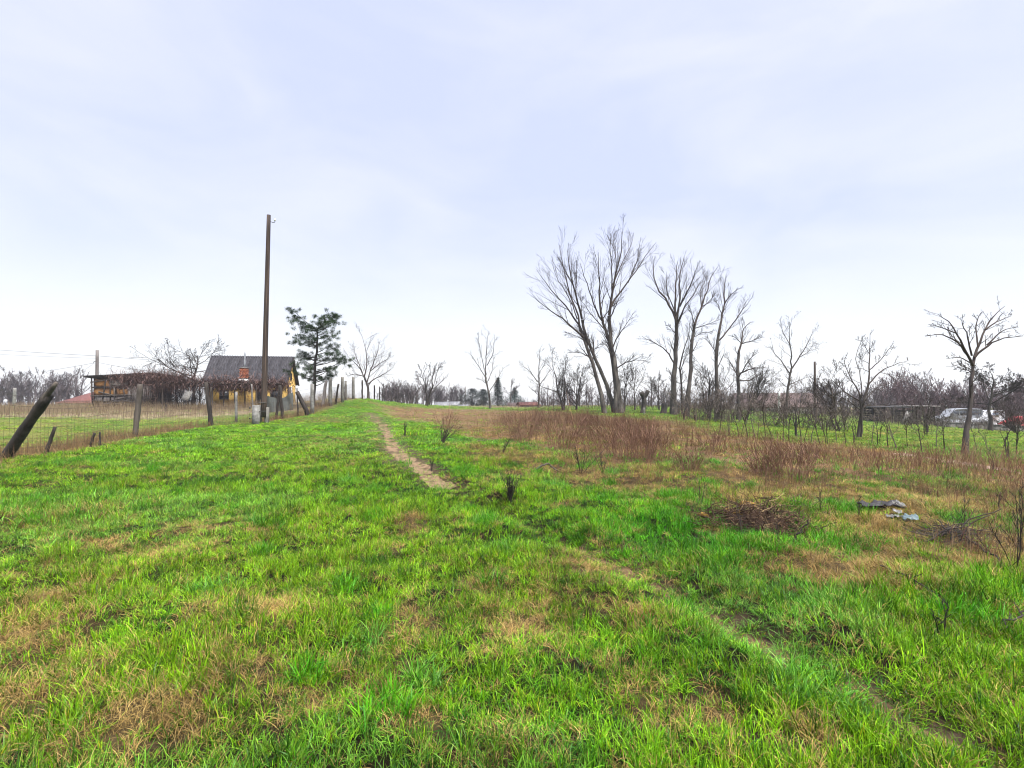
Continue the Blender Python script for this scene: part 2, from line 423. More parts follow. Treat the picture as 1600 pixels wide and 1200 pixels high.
def zones(x, y):
    r = np.hypot(x, y)
    L = left_field(x, y)
    wn_ = 1.6 * (fbm(x * 0.45, y * 0.45, 21) - 0.5)
    W = poly_mask(WEED, x + wn_, y + wn_, 0.9) * (1 - L)
    O = poly_mask(OLIVE, x + wn_, y - wn_, 0.8) * (1 - L)
    S = np.zeros(len(x))
    for a, b, rad, st in PATCH:
        q = ((x - a) ** 2 + ((y - b) * 0.8) ** 2) / rad ** 2
        S = np.maximum(S, st * np.exp(-q * (0.6 + 0.9 * vnoise(x * 5, y * 5, 31))))
    S = np.maximum(S, 0.75 * sstep(0.69, 0.82, fbm(x * 1.6, y * 1.6, 41, 3)))
    fd = x - np.interp(y, _fy, _fx)
    S = np.maximum(S, (1 - 0.5 * sstep(25, 36, y)) * np.exp(-((fd + 0.45) / 0.75) ** 2))
    D = np.where(r < 46, 0, 0.0)
    near = r < 46
    D = np.zeros(len(x)); D[near] = np.exp(-((rut_dist(x[near], y[near]) + .22 * (fbm(x[near] * 3, y[near] * 3, 19) - .5)) / (.19 + .20 * sstep(7, 12, r[near]))) ** 2)
    seg = np.interp(y, [2.0, 3.3, 3.9, 4.9, 5.6, 7.0, 8.2, 9.5, 12, 30], [.6, .6, .55, .45, .2, .08, .1, .5, .97, .9])
    return L, W, O, np.clip(S, 0, 1), D * seg

# ------------------------------------------------------------------ ground sheet
def lerp(a, b, t): return a + (b - a) * t[:, None]
def col(c): return np.array(c, float)
C_SOIL, C_SHADED_THATCH, C_GREEN, C_STRAW, C_BROWN = col((.060, .040, .026)), col((.012, .010, .004)), col((.075, .15, .014)), col((.20, .14, .065)), col((.15, .085, .05))
rr = np.concatenate([[0.0], np.exp(np.linspace(math.log(0.6), math.log(3000), 270))])
th = np.linspace(0, 2 * np.pi, 421)[:-1]
gx, gy = (rr[:, None] * np.sin(th)).ravel(), (rr[:, None] * np.cos(th)).ravel()
gz = H(gx, gy)
L_, W_, O_, S_, D_ = zones(gx, gy)
gr = np.hypot(gx, gy)
n1, n2 = fbm(gx * 0.8, gy * 0.8, 51), fbm(gx * 0.12, gy * 0.12, 61)
gc = np.tile(C_SHADED_THATCH * 0.75, (len(gx), 1))  # ground under the blades coloured near-black, painting in the shade of their gaps
gc = lerp(gc, C_GREEN, sstep(9, 24, gr) * 0.85)
gc = lerp(gc, lerp(np.tile(col((.12, .15, .025)), (len(gx), 1)), C_STRAW, n1 * .6), L_ * sstep(.35, .6, n1 * .6 + n2 * .4) * .8)
gc = lerp(gc, np.tile(col((.24, .19, .12)), (len(gx), 1)) * (.7 + .6 * n1[:, None]), L_ * sstep(29, 33, gy))
gc = lerp(gc, C_STRAW * .45, np.maximum(S_, O_ * .5) * .8)
gc = lerp(gc, C_BROWN * 1.1, W_ * .9)
gc = lerp(gc, C_STRAW * .9, W_ * sstep(.5, .7, n1) * .6)
gc = lerp(gc, C_SOIL * 2.2, D_)
far = np.maximum(sstep(48, 80, gr), sstep(43, 50, gy) * sstep(-16, -12, gx) * sstep(3, 1, gx) * .8)
gc = lerp(gc, lerp(np.tile(col((.13, .17, .04)), (len(gx), 1)), col((.20, .15, .09)), sstep(.4, .6, n2)), far)
gc *= (.8 + .4 * n1[:, None])
nth, nr = len(th), len(rr)
i, j = np.meshgrid(np.arange(nr - 1), np.arange(nth), indexing='ij')
f = np.stack([i * nth + j, i * nth + (j + 1) % nth, (i + 1) * nth + (j + 1) % nth, (i + 1) * nth + j], -1).reshape(-1, 4)[:, ::-1]
tag(MB().add(np.stack([gx, gy, gz], -1), f, None, gc).build('ground', M['ground'], smooth=True), 'uneven grassy ground running from the camera out to the horizon', None, None, 'structure')

# dirt path sheets
def ribbon(line, w, lift, seed, name, m, label):
    r = rngof(seed); n = len(line)
    T = nrm(np.gradient(line, axis=0)); Nn = np.stack([T[:, 1], -T[:, 0]], -1)
    s = np.arange(n) * 0.3
    wl_ = w * (.3 + 1.2 * fbm(s * 1.4, s * 0 + 3.5, seed)); wr_ = w * (.3 + 1.2 * fbm(s * 1.4, s * 0 + 9.5, seed))
    q = np.linspace(-1, 1, 7)
    off = np.where(q[None] < 0, q[None] * wl_[:, None], q[None] * wr_[:, None])
    pts = line[:, None] + Nn[:, None] * off[..., None]
    z = H(pts[..., 0], pts[..., 1]) + lift * (1 - q[None] ** 4 * 1.15) + .004
    v = np.concatenate([pts, z[..., None]], -1).reshape(-1, 3)
    i, j = np.meshgrid(np.arange(n - 1), np.arange(6), indexing='ij')
    f = np.stack([i * 7 + j, i * 7 + j + 1, (i + 1) * 7 + j + 1, (i + 1) * 7 + j], -1).reshape(-1, 4)
    return tag(MB().add(v, f).build(name, m, smooth=True), label, None, None, 'structure')
cut = RUTF[:, 1]
ribbon(RUTF[(cut > 9.0) & (cut < 29)], 0.20, 0.010, 3, 'dirt_path', M['soil'], 'bare trodden dirt path climbing through the grass towards the mound')
ribbon(RUTF[cut < 5.6], 0.085, 0.006, 5, 'dirt_path', mat('dark_rut_soil', (0.16, 0.10, 0.055), (0.04, 0.025, 0.015), 9, .95, .8, spec=.1), 'worn wheel rut of bare earth crossing the lower right foreground')
TR = gpoly([(1400, 712), (1450, 719), (1500, 726), (1560, 734), (1620, 742), (1720, 752)])
_t = np.linspace(0, 1, 70)
TRL = np.stack([np.interp(_t, np.linspace(0, 1, len(TR)), TR[:, 0]), np.interp(_t, np.linspace(0, 1, len(TR)), TR[:, 1])], -1)
pinksoil = mat('pinkish_soil', (0.36, 0.25, 0.20), (0.24, 0.16, 0.12), 4, .95, .6, spec=.1)
ribbon(TRL, 0.30, 0.03, 8, 'dirt_track', pinksoil, 'pinkish bare dirt track along the edge of the right hand field')

# ------------------------------------------------------------------ grass
PAL = {'g': col((.080, .385, .008)), 'y': col((.235, .465, .008)), 'd': col((.010, .060, .002)), 'p': col((.18, .46, .07)), 's': col((.46, .32, .10)), 'b': col((.20, .10, .032))}
def tuft_mesh(seed, nb, rad, l0, l1, w0, w1, lean_m, lean_s, segs, flatz=0.0, dd=.10):
    """one small tuft of bent blades, shared by all its instances"""
    r = rngof(seed)
    a, q = r.uniform(0, 2 * np.pi, nb), rad * np.sqrt(r.random(nb))
    x, y = q * np.cos(a), q * np.sin(a); z = r.uniform(-.012, .002 + flatz, nb)
    ln = r.uniform(l0, l1, nb); lean = np.clip(r.normal(lean_m, lean_s, nb), .04, .985); wd = r.uniform(w0, w1, nb)
    az = np.where(r.random(nb) < .45, a + r.normal(0, .5, nb), r.uniform(0, 2 * np.pi, nb))
    # integrate each blade along its length, bending over more and more
    el = np.radians(88 - 22 * r.random(nb)); bend = el - np.arccos(lean)
    az_t = r.normal(0, .5, nb)
    px_, py_, pz_ = [x], [y], [z]
    for s in range(segs):
        t = (s + .6) / segs; e = el - 1.45 * bend * t ** 1.15; az2 = az + az_t * t
        px_.append(px_[-1] + ln / segs * np.cos(e) * np.cos(az2)); py_.append(py_[-1] + ln / segs * np.cos(e) * np.sin(az2)); pz_.append(np.maximum(pz_[-1] + ln / segs * np.sin(e), .004))
    C = np.stack([np.stack(px_, 1), np.stack(py_, 1), np.stack(pz_, 1)], -1)
    tw = az + np.pi / 2 + r.normal(0, .7, nb)
    prof = np.interp(np.linspace(0, 1, segs + 1), [0, .3, .7, 1], [.7, 1, .75, 0])
    off = np.stack([np.cos(tw), np.sin(tw), r.normal(0, .25, nb)], -1)[:, None] * (wd[:, None] * .5 * prof)[..., None]
    v = np.concatenate([(C - off)[:, :-1], (C + off)[:, :-1], C[:, -1:]], 1); k = 2 * segs + 1; b = np.arange(nb) * k
    f4 = np.concatenate([np.stack([b + q_, b + segs + q_, b + segs + q_ + 1, b + q_ + 1], -1) for q_ in range(segs - 1)])
    f3 = np.stack([b + segs - 1, b + 2 * segs - 1, b + 2 * segs], -1)
    hue = r.random((nb, 1)); br_ = r.uniform(.35, 1.35, (nb, 1))
    c = br_ * (np.array([1.0, 1.0, 1.0]) + (hue - .5) * (np.array([.45, .12, .4]) if dd else np.array([.1, .12, .25])))
    dead = r.random(nb) < dd
    c[dead] = br_[dead] * np.array([1.8, .85, 3.0])
    return MB().add(v, f4, f3, np.repeat(c, k, axis=0))
def scatter(rng, y0, y1, dens, side=1.22, marg=1.6):
    area = side * (y1 * y1 - y0 * y0) + 2 * marg * (y1 - y0)
    n = int(area * dens)
    yy = np.sqrt(rng.uniform(y0 * y0, y1 * y1, n)); xx = rng.uniform(-1, 1, n) * (side * yy + marg)
    return xx, yy
rng = rngof(11)
pt = {k: [] for k in ('p', 'rot', 'scl', 'col', 'cls', 'vi')}
def put(x, y, rotz, tilt, s, sz, c, cls):
    n = len(x)
    if n == 0: return
    pt['p'].append(np.stack([x, y, H(x, y) - .006], -1)); a = rng.uniform(0, 6.28, n)
    pt['rot'].append(np.stack([tilt * np.cos(a), tilt * np.sin(a), rotz], -1)); pt['scl'].append(np.stack([s, s, sz], -1))
    pt['col'].append(c); pt['cls'].append(np.full(n, cls) if np.isscalar(cls) else cls); pt['vi'].append(rng.integers(0, 5, n))
#        near  far  tufts per m2
bands = [(0.7, 1.7, 400), (1.7, 3.0, 880), (3.0, 4.2, 780), (4.2, 5.5, 640), (5.5, 7.0, 480), (7.0, 9.0, 340), (9, 12.5, 230), (12.5, 17, 150), (17, 23, 92), (23, 31, 50), (31, 41, 27), (41, 54, 13)]
for y0, y1, dens in bands:
    x, y = scatter(rng, y0, y1, dens)
    L, W, O, S, D = zones(x, y)
    n1, n2, n3 = fbm(x * 1.1, y * 1.1, 71), fbm(x * .33, y * .33, 81), fbm(x * 3.2, y * 3.2, 91, 2)
    keep = rng.random(len(x)) < (1 - .97 * D) * (1 - .55 * L) * (1 - .55 * W) * (.62 + .38 * sstep(.25, .5, n3))
    x, y, L, W, O, S, D, n1, n2, n3 = [a[keep] for a in (x, y, L, W, O, S, D, n1, n2, n3)]
    n = len(x); u, u2 = rng.random(n), rng.random(n); dist = np.hypot(x, y)
    c = lerp(np.tile(PAL['g'], (n, 1)), PAL['y'], np.clip(sstep(.38, .66, n2 * .55 + n1 * .25 + u2 * .28 - .028 * np.clip(x, -4, 3)), 0, 1))
    c = lerp(c, PAL['p'], sstep(.5, .8, vnoise(x * .5 + 9, y * .5, 101)) * .6 * (u > .35))
    c = lerp(c, PAL['d'], ((u2 < .25) * .75).astype(float))  # some tufts darkened so their colour paints shaded gaps into the sward
    c = lerp(c, PAL['y'] * col((1.0, .82, 1.2)), np.clip(O * .75 + L * .6, 0, 1) * (u < .8))
    RF = sstep(15, 19, y) * sstep(5, 8, x) + sstep(36, 40, y) * (x > 0)
    c = lerp(c, col((.27, .37, .025)), np.clip(RF, 0, 1) * .75 * (u2 > .2))
    ps = np.clip(.16 * np.clip(RF, 0, 1) + .045 + .84 * S + .74 * O + .66 * W + .36 * L + .14 * sstep(.5, .7, n2) + .10 * sstep(.52, .72, n3), 0, .96)
    straw = rng.random(n) < ps
    c = np.where(straw[:, None], lerp(np.tile(PAL['s'], (n, 1)), PAL['b'], rng.random(n) * np.clip(.55 + .3 * W, 0, 1)), c)
    c = c * (rng.uniform(.65, 1.35, n) * (.62 + .72 * fbm(x * 2.3, y * 2.3, 111, 2)))[:, None]
    hz = (.50 + .42 * sstep(.42, .80, n1) + .22 * sstep(.5, .8, n3)) * rng.uniform(.6, 1.3, n) * (1 - .35 * L) * np.where(straw, .8, 1)
    sc = rng.uniform(.5, .95, n) * (.75 + .4 * hz) * np.clip(.80 + .04 * dist, .85, 1.25); hz = hz * (1 - .6 * D ** .4)
    farb = y0 >= 12
    if farb: sc = sc * (1 + .018 * (dist - 12)) ; hz = hz * (1 - .4 * sstep(14, 32, dist))
    put(x, y, rng.uniform(0, 6.28, n), np.abs(rng.normal(0, .16, n)), sc, hz, c, np.where(straw, 1, 0) + (2 if farb else 0))
# lusher tufts standing out of the sward
TUFT = [(430, 818, .36, 'd'), (1300, 835, .5, 'g'), (1330, 800, .4, 'g'), (1060, 850, .35, 'd'), (150, 720, .6, 'g'), (1480, 960, .35, 'g'), (1250, 1060, .3, 'p'), (1080, 780, .6, 'g'), (1130, 846, .14, 'g'), (1165, 856, .16, 'g'), (1205, 862, .16, 'g'), (1250, 856, .18, 'g'), (1110, 822, .16, 'g'), (60, 790, .6, 'g')]
TUFT = [(*ray_ground(a, b, H0), r, k) for a, b, r, k in TUFT]
for q in range(150):
    yy = math.sqrt(rng.uniform(1.5 ** 2, 12 ** 2)); TUFT.append((rng.uniform(-1, 1) * (1.2 * yy + 1), yy, rng.uniform(.05, .13) * (1 + yy / 7), 'gggpd'[int(rng.integers(5))]))
for gx0, gy0, rad, kcol in TUFT:
    n = int(46 * (rad / .3) ** 1.4) + 3
    a, q = rng.uniform(0, 2 * np.pi, n), rad * rng.random(n) ** .6 * rng.uniform(.6, 1.5, n)
    x, y = gx0 + q * np.cos(a), gy0 + q * np.sin(a); zz = zones(x, y)
    k = rng.random(n) < 1 - np.maximum(np.maximum(zz[0], zz[1]), zz[4]) * .95; q, x, y = q[k], x[k], y[k]; n = len(x)
    c = lerp(lerp(np.tile(PAL[kcol], (n, 1)), PAL['g'], rng.random(n) * .8), PAL['y'], rng.random(n) * .45) * rng.uniform(.5, 1.1, n)[:, None]
    put(x, y, rng.uniform(0, 6.28, n), np.abs(rng.normal(0, .15, n)), rng.uniform(.9, 1.3, n), rng.uniform(.6, 1.3, n) * np.clip(1.15 - .4 * q / rad, .5, 1.1), c, 0)
gme = bpy.data.meshes.new('grass')
_p = np.concatenate(pt['p']).astype(np.float32); gme.vertices.add(len(_p)); gme.vertices.foreach_set('co', _p.ravel())
for nm, typ, key in (('rot', 'FLOAT_VECTOR', 'vector'), ('scl', 'FLOAT_VECTOR', 'vector'), ('cls', 'INT', 'value'), ('vi', 'INT', 'value')):
    d = np.concatenate(pt[nm]); gme.attributes.new(nm, typ, 'POINT').data.foreach_set(key, (d.astype(np.int32) if typ == 'INT' else d.astype(np.float32)).ravel())
d = np.concatenate(pt['col']); gme.attributes.new('tint', 'FLOAT_COLOR', 'POINT').data.foreach_set('color', np.concatenate([d, np.ones((len(d), 1))], 1).astype(np.float32).ravel())
gm = M['grass']; N_, L_n = gm.node_tree.nodes, gm.node_tree.links
_at = N_.new('ShaderNodeAttribute'); _at.attribute_type = 'INSTANCER'; _at.attribute_name = 'tint'
_mx = N_.new('ShaderNodeMix'); _mx.data_type = 'RGBA'; _mx.blend_type = 'MULTIPLY'; _mx.inputs['Factor'].default_value = 1.0
_src = [n for n in N_ if n.type == 'ATTRIBUTE' and n.attribute_name == 'Col'][0]
for lk in list(_src.outputs['Color'].links): L_n.new(_mx.outputs['Result'], lk.to_socket)
L_n.new(_src.outputs['Color'], _mx.inputs['A']); L_n.new(_at.outputs['Color'], _mx.inputs['B'])
gme.materials.append(gm)
KIND = [dict(nb=15, rad=.045, l0=.06, l1=.19, w0=.0032, w1=.0068, lean_m=.72, lean_s=.25, segs=4, dd=.06), dict(nb=17, rad=.060, l0=.05, l1=.19, w0=.0022, w1=.0046, lean_m=.90, lean_s=.12, segs=4, flatz=.02, dd=0),
        dict(nb=18, rad=.12, l0=.06, l1=.17, w0=.006, w1=.012, lean_m=.62, lean_s=.25, segs=2, dd=.02), dict(nb=18, rad=.14, l0=.06, l1=.18, w0=.005, w1=.009, lean_m=.85, lean_s=.15, segs=2, flatz=.02, dd=0)]
ng = bpy.data.node_groups.new('grass_tufts', 'GeometryNodeTree'); ng.is_modifier = True
ng.interface.new_socket('Geometry', in_out='INPUT', socket_type='NodeSocketGeometry'); ng.interface.new_socket('Geometry', in_out='OUTPUT', socket_type='NodeSocketGeometry')
gi, go = ng.nodes.new('NodeGroupInput'), ng.nodes.new('NodeGroupOutput')
def named(nm, typ):
    q = ng.nodes.new('GeometryNodeInputNamedAttribute'); q.data_type = typ; q.inputs['Name'].default_value = nm
    return q.outputs['Attribute']
jn = ng.nodes.new('GeometryNodeJoinGeometry')
for ci, kd in enumerate(KIND):
    gti = ng.nodes.new('GeometryNodeGeometryToInstance')
    for s in range(5):
        to = bpy.data.objects.new('grass_tuft', tuft_mesh(3000 + ci * 10 + s, **kd).mesh('grass_tuft', gm))
        oi = ng.nodes.new('GeometryNodeObjectInfo'); oi.inputs['Object'].default_value = to; oi.inputs['As Instance'].default_value = False
        ng.links.new(oi.outputs['Geometry'], gti.inputs[0])
    cm = ng.nodes.new('FunctionNodeCompare'); cm.data_type = 'INT'; cm.operation = 'EQUAL'
    ng.links.new(named('cls', 'INT'), cm.inputs[2]); cm.inputs[3].default_value = ci
    iop = ng.nodes.new('GeometryNodeInstanceOnPoints'); iop.inputs['Pick Instance'].default_value = True
    ng.links.new(gi.outputs[0], iop.inputs['Points']); ng.links.new(cm.outputs[0], iop.inputs['Selection']); ng.links.new(gti.outputs[0], iop.inputs['Instance'])
    ng.links.new(named('vi', 'INT'), iop.inputs['Instance Index']); ng.links.new(named('rot', 'FLOAT_VECTOR'), iop.inputs['Rotation']); ng.links.new(named('scl', 'FLOAT_VECTOR'), iop.inputs['Scale'])
    ng.links.new(iop.outputs[0], jn.inputs[0])
ng.links.new(jn.outputs[0], go.inputs[0])
gob = bpy.data.objects.new('grass', gme); COL.objects.link(gob)
gob.modifiers.new('grass_tufts', 'NODES').node_group = ng
tag(gob, 'bright green winter grass with straw coloured dead blades over the whole field', None, None, 'stuff')

# ------------------------------------------------------------------ dry weeds (uncountable stems)
def stems(mb, rng, x, y, ht, c, wd, side=3, lean=.22):
    n = len(x); z = H(x, y) - .02
    az = rng.uniform(0, 2 * np.pi, n); ln = np.abs(rng.normal(0, lean, n))
    d = np.stack([np.cos(az) * ln, np.sin(az) * ln, np.ones(n)], -1)
    t = np.linspace(0, 1, 4)
    bend = rng.normal(0, .12, (n, 3)); bend[:, 2] = 0
    Pt = np.stack([x, y, z], -1)[:, None] + (d[:, None] * t[None, :, None] + bend[:, None] * (t ** 2)[None, :, None]) * ht[:, None, None]
    mb.tubes(Pt, wd[:, None] * np.array([.5, .42, .3, .12]), 2, c=c)
    for s in range(side):
        k = rng.random(n) < .8
        tt = rng.uniform(.35, .92, n)
        st = Pt[:, 0] + (Pt[:, 3] - Pt[:, 0]) * tt[:, None]
        a2 = rng.uniform(0, 2 * np.pi, n); l2 = ht * rng.uniform(.12, .38, n) * (1.25 - tt)
        e = st + np.stack([np.cos(a2) * l2 * .6, np.sin(a2) * l2 * .6, l2 * .9], -1)
        mb.tubes(np.stack([st, e], 1)[k], (wd[:, None] * np.array([.32, .1]))[k], 2, c=c[k])
weeds = MB()
rng = rngof(23)
C_W = [col((.225, .115, .075)), col((.30, .175, .10)), col((.15, .078, .06)), col((.42, .30, .17))]
def wcol(rng, n, p=(.45, .28, .15, .12)):
    return np.array(C_W)[rng.choice(4, n, p=p)] * rng.uniform(.7, 1.3, n)[:, None]
for y0, y1, dens in [(8, 12, 75), (12, 16, 85), (16, 22, 62), (22, 30, 36), (30, 46, 15)]:
    x, y = scatter(rng, y0, y1, dens)
    L, W, O, S, D = zones(x, y)
    cl = fbm(x * .5, y * .5, 131)
    k = rng.random(len(x)) < W * sstep(.28, .58, cl)
    x, y, cl = x[k], y[k], cl[k]; n = len(x)
    ht = rng.uniform(.12, .7, n) * (.35 + 1.0 * sstep(.4, .7, cl)) * np.where(x > 4.5, .8, 1) * rng.uniform(.6, 1.1, n)
    wc = wcol(rng, n, (.34, .30, .12, .24)); wc = lerp(wc, C_W[3], sstep(.45, .7, fbm(x * .9, y * .9, 137)) * .7)
    stems(weeds, rng, x, y, ht, wc, rng.uniform(.007, .012, n) * (1 + (y0 - 8) / 22), 3, .32)
# taller red thicket in the middle
TH = gpoly([(760, 662), (800, 652), (900, 650), (985, 662), (1050, 690), (1040, 712), (960, 716), (880, 700), (800, 686)])
x, y = scatter(rng, 11, 34, 2.0); k = poly_mask(TH, x, y, 1.6) > rng.random(len(x)); cxs, cys = x[k], y[k]
m_ = 30; n = len(cxs) * m_
hs = np.repeat(rng.uniform(.35, 1.5, len(cxs)) * (.6 + .7 * fbm(cxs * .4, cys * .4, 143)) * np.clip(1.15 - (cys - 12) / 50, .75, 1.1), m_)
ctc = np.repeat(wcol(rng, len(cxs), (.52, .22, .20, .06)), m_, axis=0) * .85
a_, q_ = rng.uniform(0, 6.28, n), np.abs(rng.normal(0, .36, n))
x, y = np.repeat(cxs, m_) + q_ * np.cos(a_), np.repeat(cys, m_) + q_ * np.sin(a_)
ht = hs * rng.uniform(.35, 1.1, n) * np.exp(-(q_ / .9) ** 2)
stems(weeds, rng, x, y, ht, lerp(ctc, col((.21, .115, .072)), rng.random(n) * .6) * rng.uniform(.65, 1.3, n)[:, None], rng.uniform(.006, .011, n) * (1 + (y - 11) / 30), 4, .34)
# thin dry stalks over the olive zone on the right
x, y = scatter(rng, 4.8, 14, 190); L, W, O, S, D = zones(x, y); k = rng.random(len(x)) < O * sstep(.35, .65, fbm(x * .8, y * .8, 151)); x, y = x[k], y[k]; n = len(x)
stems(weeds, rng, x, y, rng.uniform(.12, .55, n) * rng.uniform(.5, 1, n), wcol(rng, n, (.27, .36, .2, .17)), rng.uniform(.004, .007, n), 3, .3)
# straw coloured strip in the left field
x, y = scatter(rng, 29, 44, 26); L, W, O, S, D = zones(x, y); k = (rng.random(len(x)) < L * sstep(29, 33, y)) & (x < -9); x, y = x[k], y[k]; n = len(x)
stems(weeds, rng, x, y, rng.uniform(.3, .75, n), lerp(np.tile(col((.36, .29, .18)), (n, 1)), col((.22, .15, .10)), rng.random(n)) * rng.uniform(.7, 1.2, n)[:, None], rng.uniform(.015, .028, n), 2, .2)
# short dead stems along the fence foot
fyv = rng.uniform(7, 33, 5200); fxv = np.interp(fyv, _fy, _fx) - .35 + rng.normal(0, .45, 5200)
stems(weeds, rng, fxv, fyv, rng.uniform(.12, .42, 5200), lerp(np.tile(col((.36, .24, .12)), (5200, 1)), col((.18, .10, .06)), rng.random(5200)), rng.uniform(.006, .012, 5200) * (1 + fyv / 30), 2, .35)
# grey brown scrub closing the far edge of the field
n = 9000; y = rng.uniform(47, 84, n); x = rng.uniform(-.24, .95, n) * y; k = rng.random(n) < sstep(.3, .6, fbm(x * .12, y * .12, 171)); x, y = x[k], y[k]; n = len(x)
stems(weeds, rng, x, y, rng.uniform(.3, 1.3, n) * (.4 + fbm(x * .3, y * .3, 173)), lerp(np.tile(col((.16, .115, .09)), (n, 1)), col((.07, .055, .055)), rng.random(n)), rng.uniform(.03, .05, n), 4, .3)
tag(weeds.build('dry_weeds', M['weeds']), 'rust brown dead weed stems covering the strip beside the path', None, None, 'stuff')

# ------------------------------------------------------------------ branching growth
def resample(pts, n):
    pts = np.asarray(pts, float)
    s = np.concatenate([[0], np.cumsum(np.linalg.norm(np.diff(pts, axis=0), axis=1))])
    t = np.linspace(0, s[-1], n)
    q = np.stack([np.interp(t, s, pts[:, k]) for k in range(3)], -1)
    q[1:-1] = .25 * q[:-2] + .5 * q[1:-1] + .25 * q[2:]
    return q
def traced(pix, Y, rng, n=10, slope=0.45, wob=0.006):
    """a limb followed in the photo, given its own depth drift so that it is not flat"""
    pix = np.asarray(pix, float); m = mpp(Y)
    L = np.concatenate([[0], np.cumsum(np.linalg.norm(np.diff(pix, axis=0), axis=1))]) * m
    s = rng.uniform(-slope, slope)
    q = resample([P(a, b, Y + s * l) for (a, b), l in zip(pix, L)], n)
    q[1:] += rng.normal(0, wob * L[-1], (n - 1, 3))
    return q
def grow(rng, PP, PR, n, t0, t1, ang, sd, L, up, wob, npts, rf, rtip, fall=.5, lmin=0., absl=None):
    PP, PR = np.asarray(PP), np.asarray(PR); B, m, _ = PP.shape
    pid = np.repeat(np.arange(B), n); K = len(pid)
    t = t0 + (t1 - t0) * ((np.tile(np.arange(n), B) + rng.random(K)) / n)
    s = np.clip(t, 0, .999) * (m - 1); i = s.astype(int); f = (s - i)[:, None]
    st = PP[pid, i] * (1 - f) + PP[pid, i + 1] * f
    rad = PR[pid, i] * (1 - f[:, 0]) + PR[pid, i + 1] * f[:, 0]
    T = nrm(PP[pid, i + 1] - PP[pid, i])
    U = nrm(np.cross(T, np.where(np.abs(T[:, 2:]) > .85, np.array([1., 0, 0]), np.array([0, 0, 1.])))); V = np.cross(T, U)
    ph = rng.random(K) * 2 * np.pi; a = np.radians(rng.normal(ang, sd, K))
    d = np.cos(a)[:, None] * T + np.sin(a)[:, None] * (np.cos(ph)[:, None] * U + np.sin(ph)[:, None] * V)
    Lp = np.linalg.norm(np.diff(PP, axis=1), axis=-1).sum(1)[pid] if absl is None else np.full(K, absl)
    ln = np.maximum(lmin, Lp * L * (1 - fall * t) * rng.uniform(.6, 1.25, K))
    pts = [st]
    for q in range(npts - 1):
        d = nrm(d + rng.normal(0, wob, (K, 3)) + np.array([0, 0, up]))
        pts.append(pts[-1] + d * (ln / (npts - 1))[:, None])
    Q = np.stack(pts, 1)
    r0 = np.maximum(rad * rf, rtip)
    R = r0[:, None] + (rtip - r0)[:, None] * np.linspace(0, 1, npts) ** .8
    return Q, R
def add_levels(mb, rng, PP, PR, levels, rtip):
    """levels: (n, t0, t1, angle, sd, len, up, wobble, npts, radius factor, sides)"""
    for n, t0, t1, ang, sd, L, up, wob, npts, rf, sides in levels:
        PP, PR = grow(rng, PP, PR, n, t0, t1, ang, sd, L, up, wob, npts, rf, rtip, .58)
        mb.tubes(PP, PR, sides)
    return PP, PR
def taper(n, r0, r1, p=1.0): return r0 + (r1 - r0) * np.linspace(0, 1, n) ** p
def traced_tree(name, label, Y, trunks, limbs, seed, levels, mats=('bark', 'twig'), group=None, rtip=.006, sub=False):
    rng = rngof(seed)
    b = trunks[0][0][0]; base = P(b[0], b[1], Y); base[2] = h1(base[0], Y)
    t = thing(name, label, 'tree', base, group)
    tm, cm = MB(), MB()
    PP, PR = [], []
    for pix, r0, r1 in trunks:
        q = traced(pix, Y, rng, 12, .12, .003); q[0, 2] = min(q[0, 2], h1(q[0, 0], q[0, 1])) - .15
        R = taper(12, r0 * .80, r1 * .85, .8); R[0] *= 1.3; R[1] *= 1.08
        R *= rng.uniform(.93, 1.07, 12)
        tm.tubes(q, R, 9)
        PP.append(resample(q[5:], 10)); PR.append(np.interp(np.linspace(5, 11, 10), np.arange(12), R))
    tr = tm.build('trunk', M[mats[0]], t, smooth=True)
    for pix, r0, r1 in limbs:
        q = traced(pix, Y, rng, 10); R = taper(10, r0, r1)
        cm.tubes(q, R, 6); PP.append(q); PR.append(R)
    add_levels(cm, rng, np.array(PP), np.array(PR), levels, rtip)
    cm.build('crown', M[mats[1]], t)
    return t
def gen_tree(name, label, base, Ht, rad, seed, nl=6, spread=45, split=.3, lean=(0, 0), levels=None, mats=('bark2', 'twig'), group=None, rtip=.008, up=.10, multi=1, llen=.85, dens=1.0, cat='tree', t0=None):
    rng = rngof(seed); base = np.asarray(base, float)
    t = thing(name, label, cat, base, group)
    tm, cm = MB(), MB(); PP, PR = [], []
    for k in range(multi):
        a = rng.random() * 6.28; s = .0 if multi == 1 else .16
        d = np.array([lean[0] + s * math.cos(a), lean[1] + s * math.sin(a), 1.0])
        q = base + np.array([0, 0, -.15]) + d * (np.linspace(0, 1, 9) ** 1)[:, None] * Ht * (.8 if nl else 1) * (1 if k == 0 else rng.uniform(.6, .95))
        q[1:] += np.cumsum(rng.normal(0, .012 * Ht, (8, 3)) * np.array([1, 1, .2]), 0)
        R = taper(9, rad * (1 if k == 0 else .7), rad * .16, .75); R[0] *= 1.3
        tm.tubes(q, R, 7); PP.append(q); PR.append(R)
    tm.build('trunk', M[mats[0]], t, smooth=True)
    PP, PR = np.array(PP), np.array(PR)
    lp, lr = grow(rng, PP, PR, nl, split if t0 is None else t0, .97, spread, 9, llen, up, .10, 8, .62, rtip, .6)
    cm.tubes(lp, lr, 5)
    levels = levels or [(int(6 * dens), .2, 1, 42, 12, .55, .05, .13, 5, .6, 3), (int(5 * dens), .15, 1, 42, 14, .55, .03, .15, 4, .6, 2), (int(4 * dens), .2, 1, 40, 14, .6, .02, .15, 3, .7, 2)]
    add_levels(cm, rng, lp, lr, levels, rtip)
    cm.build('crown', M[mats[1]], t)
    return t

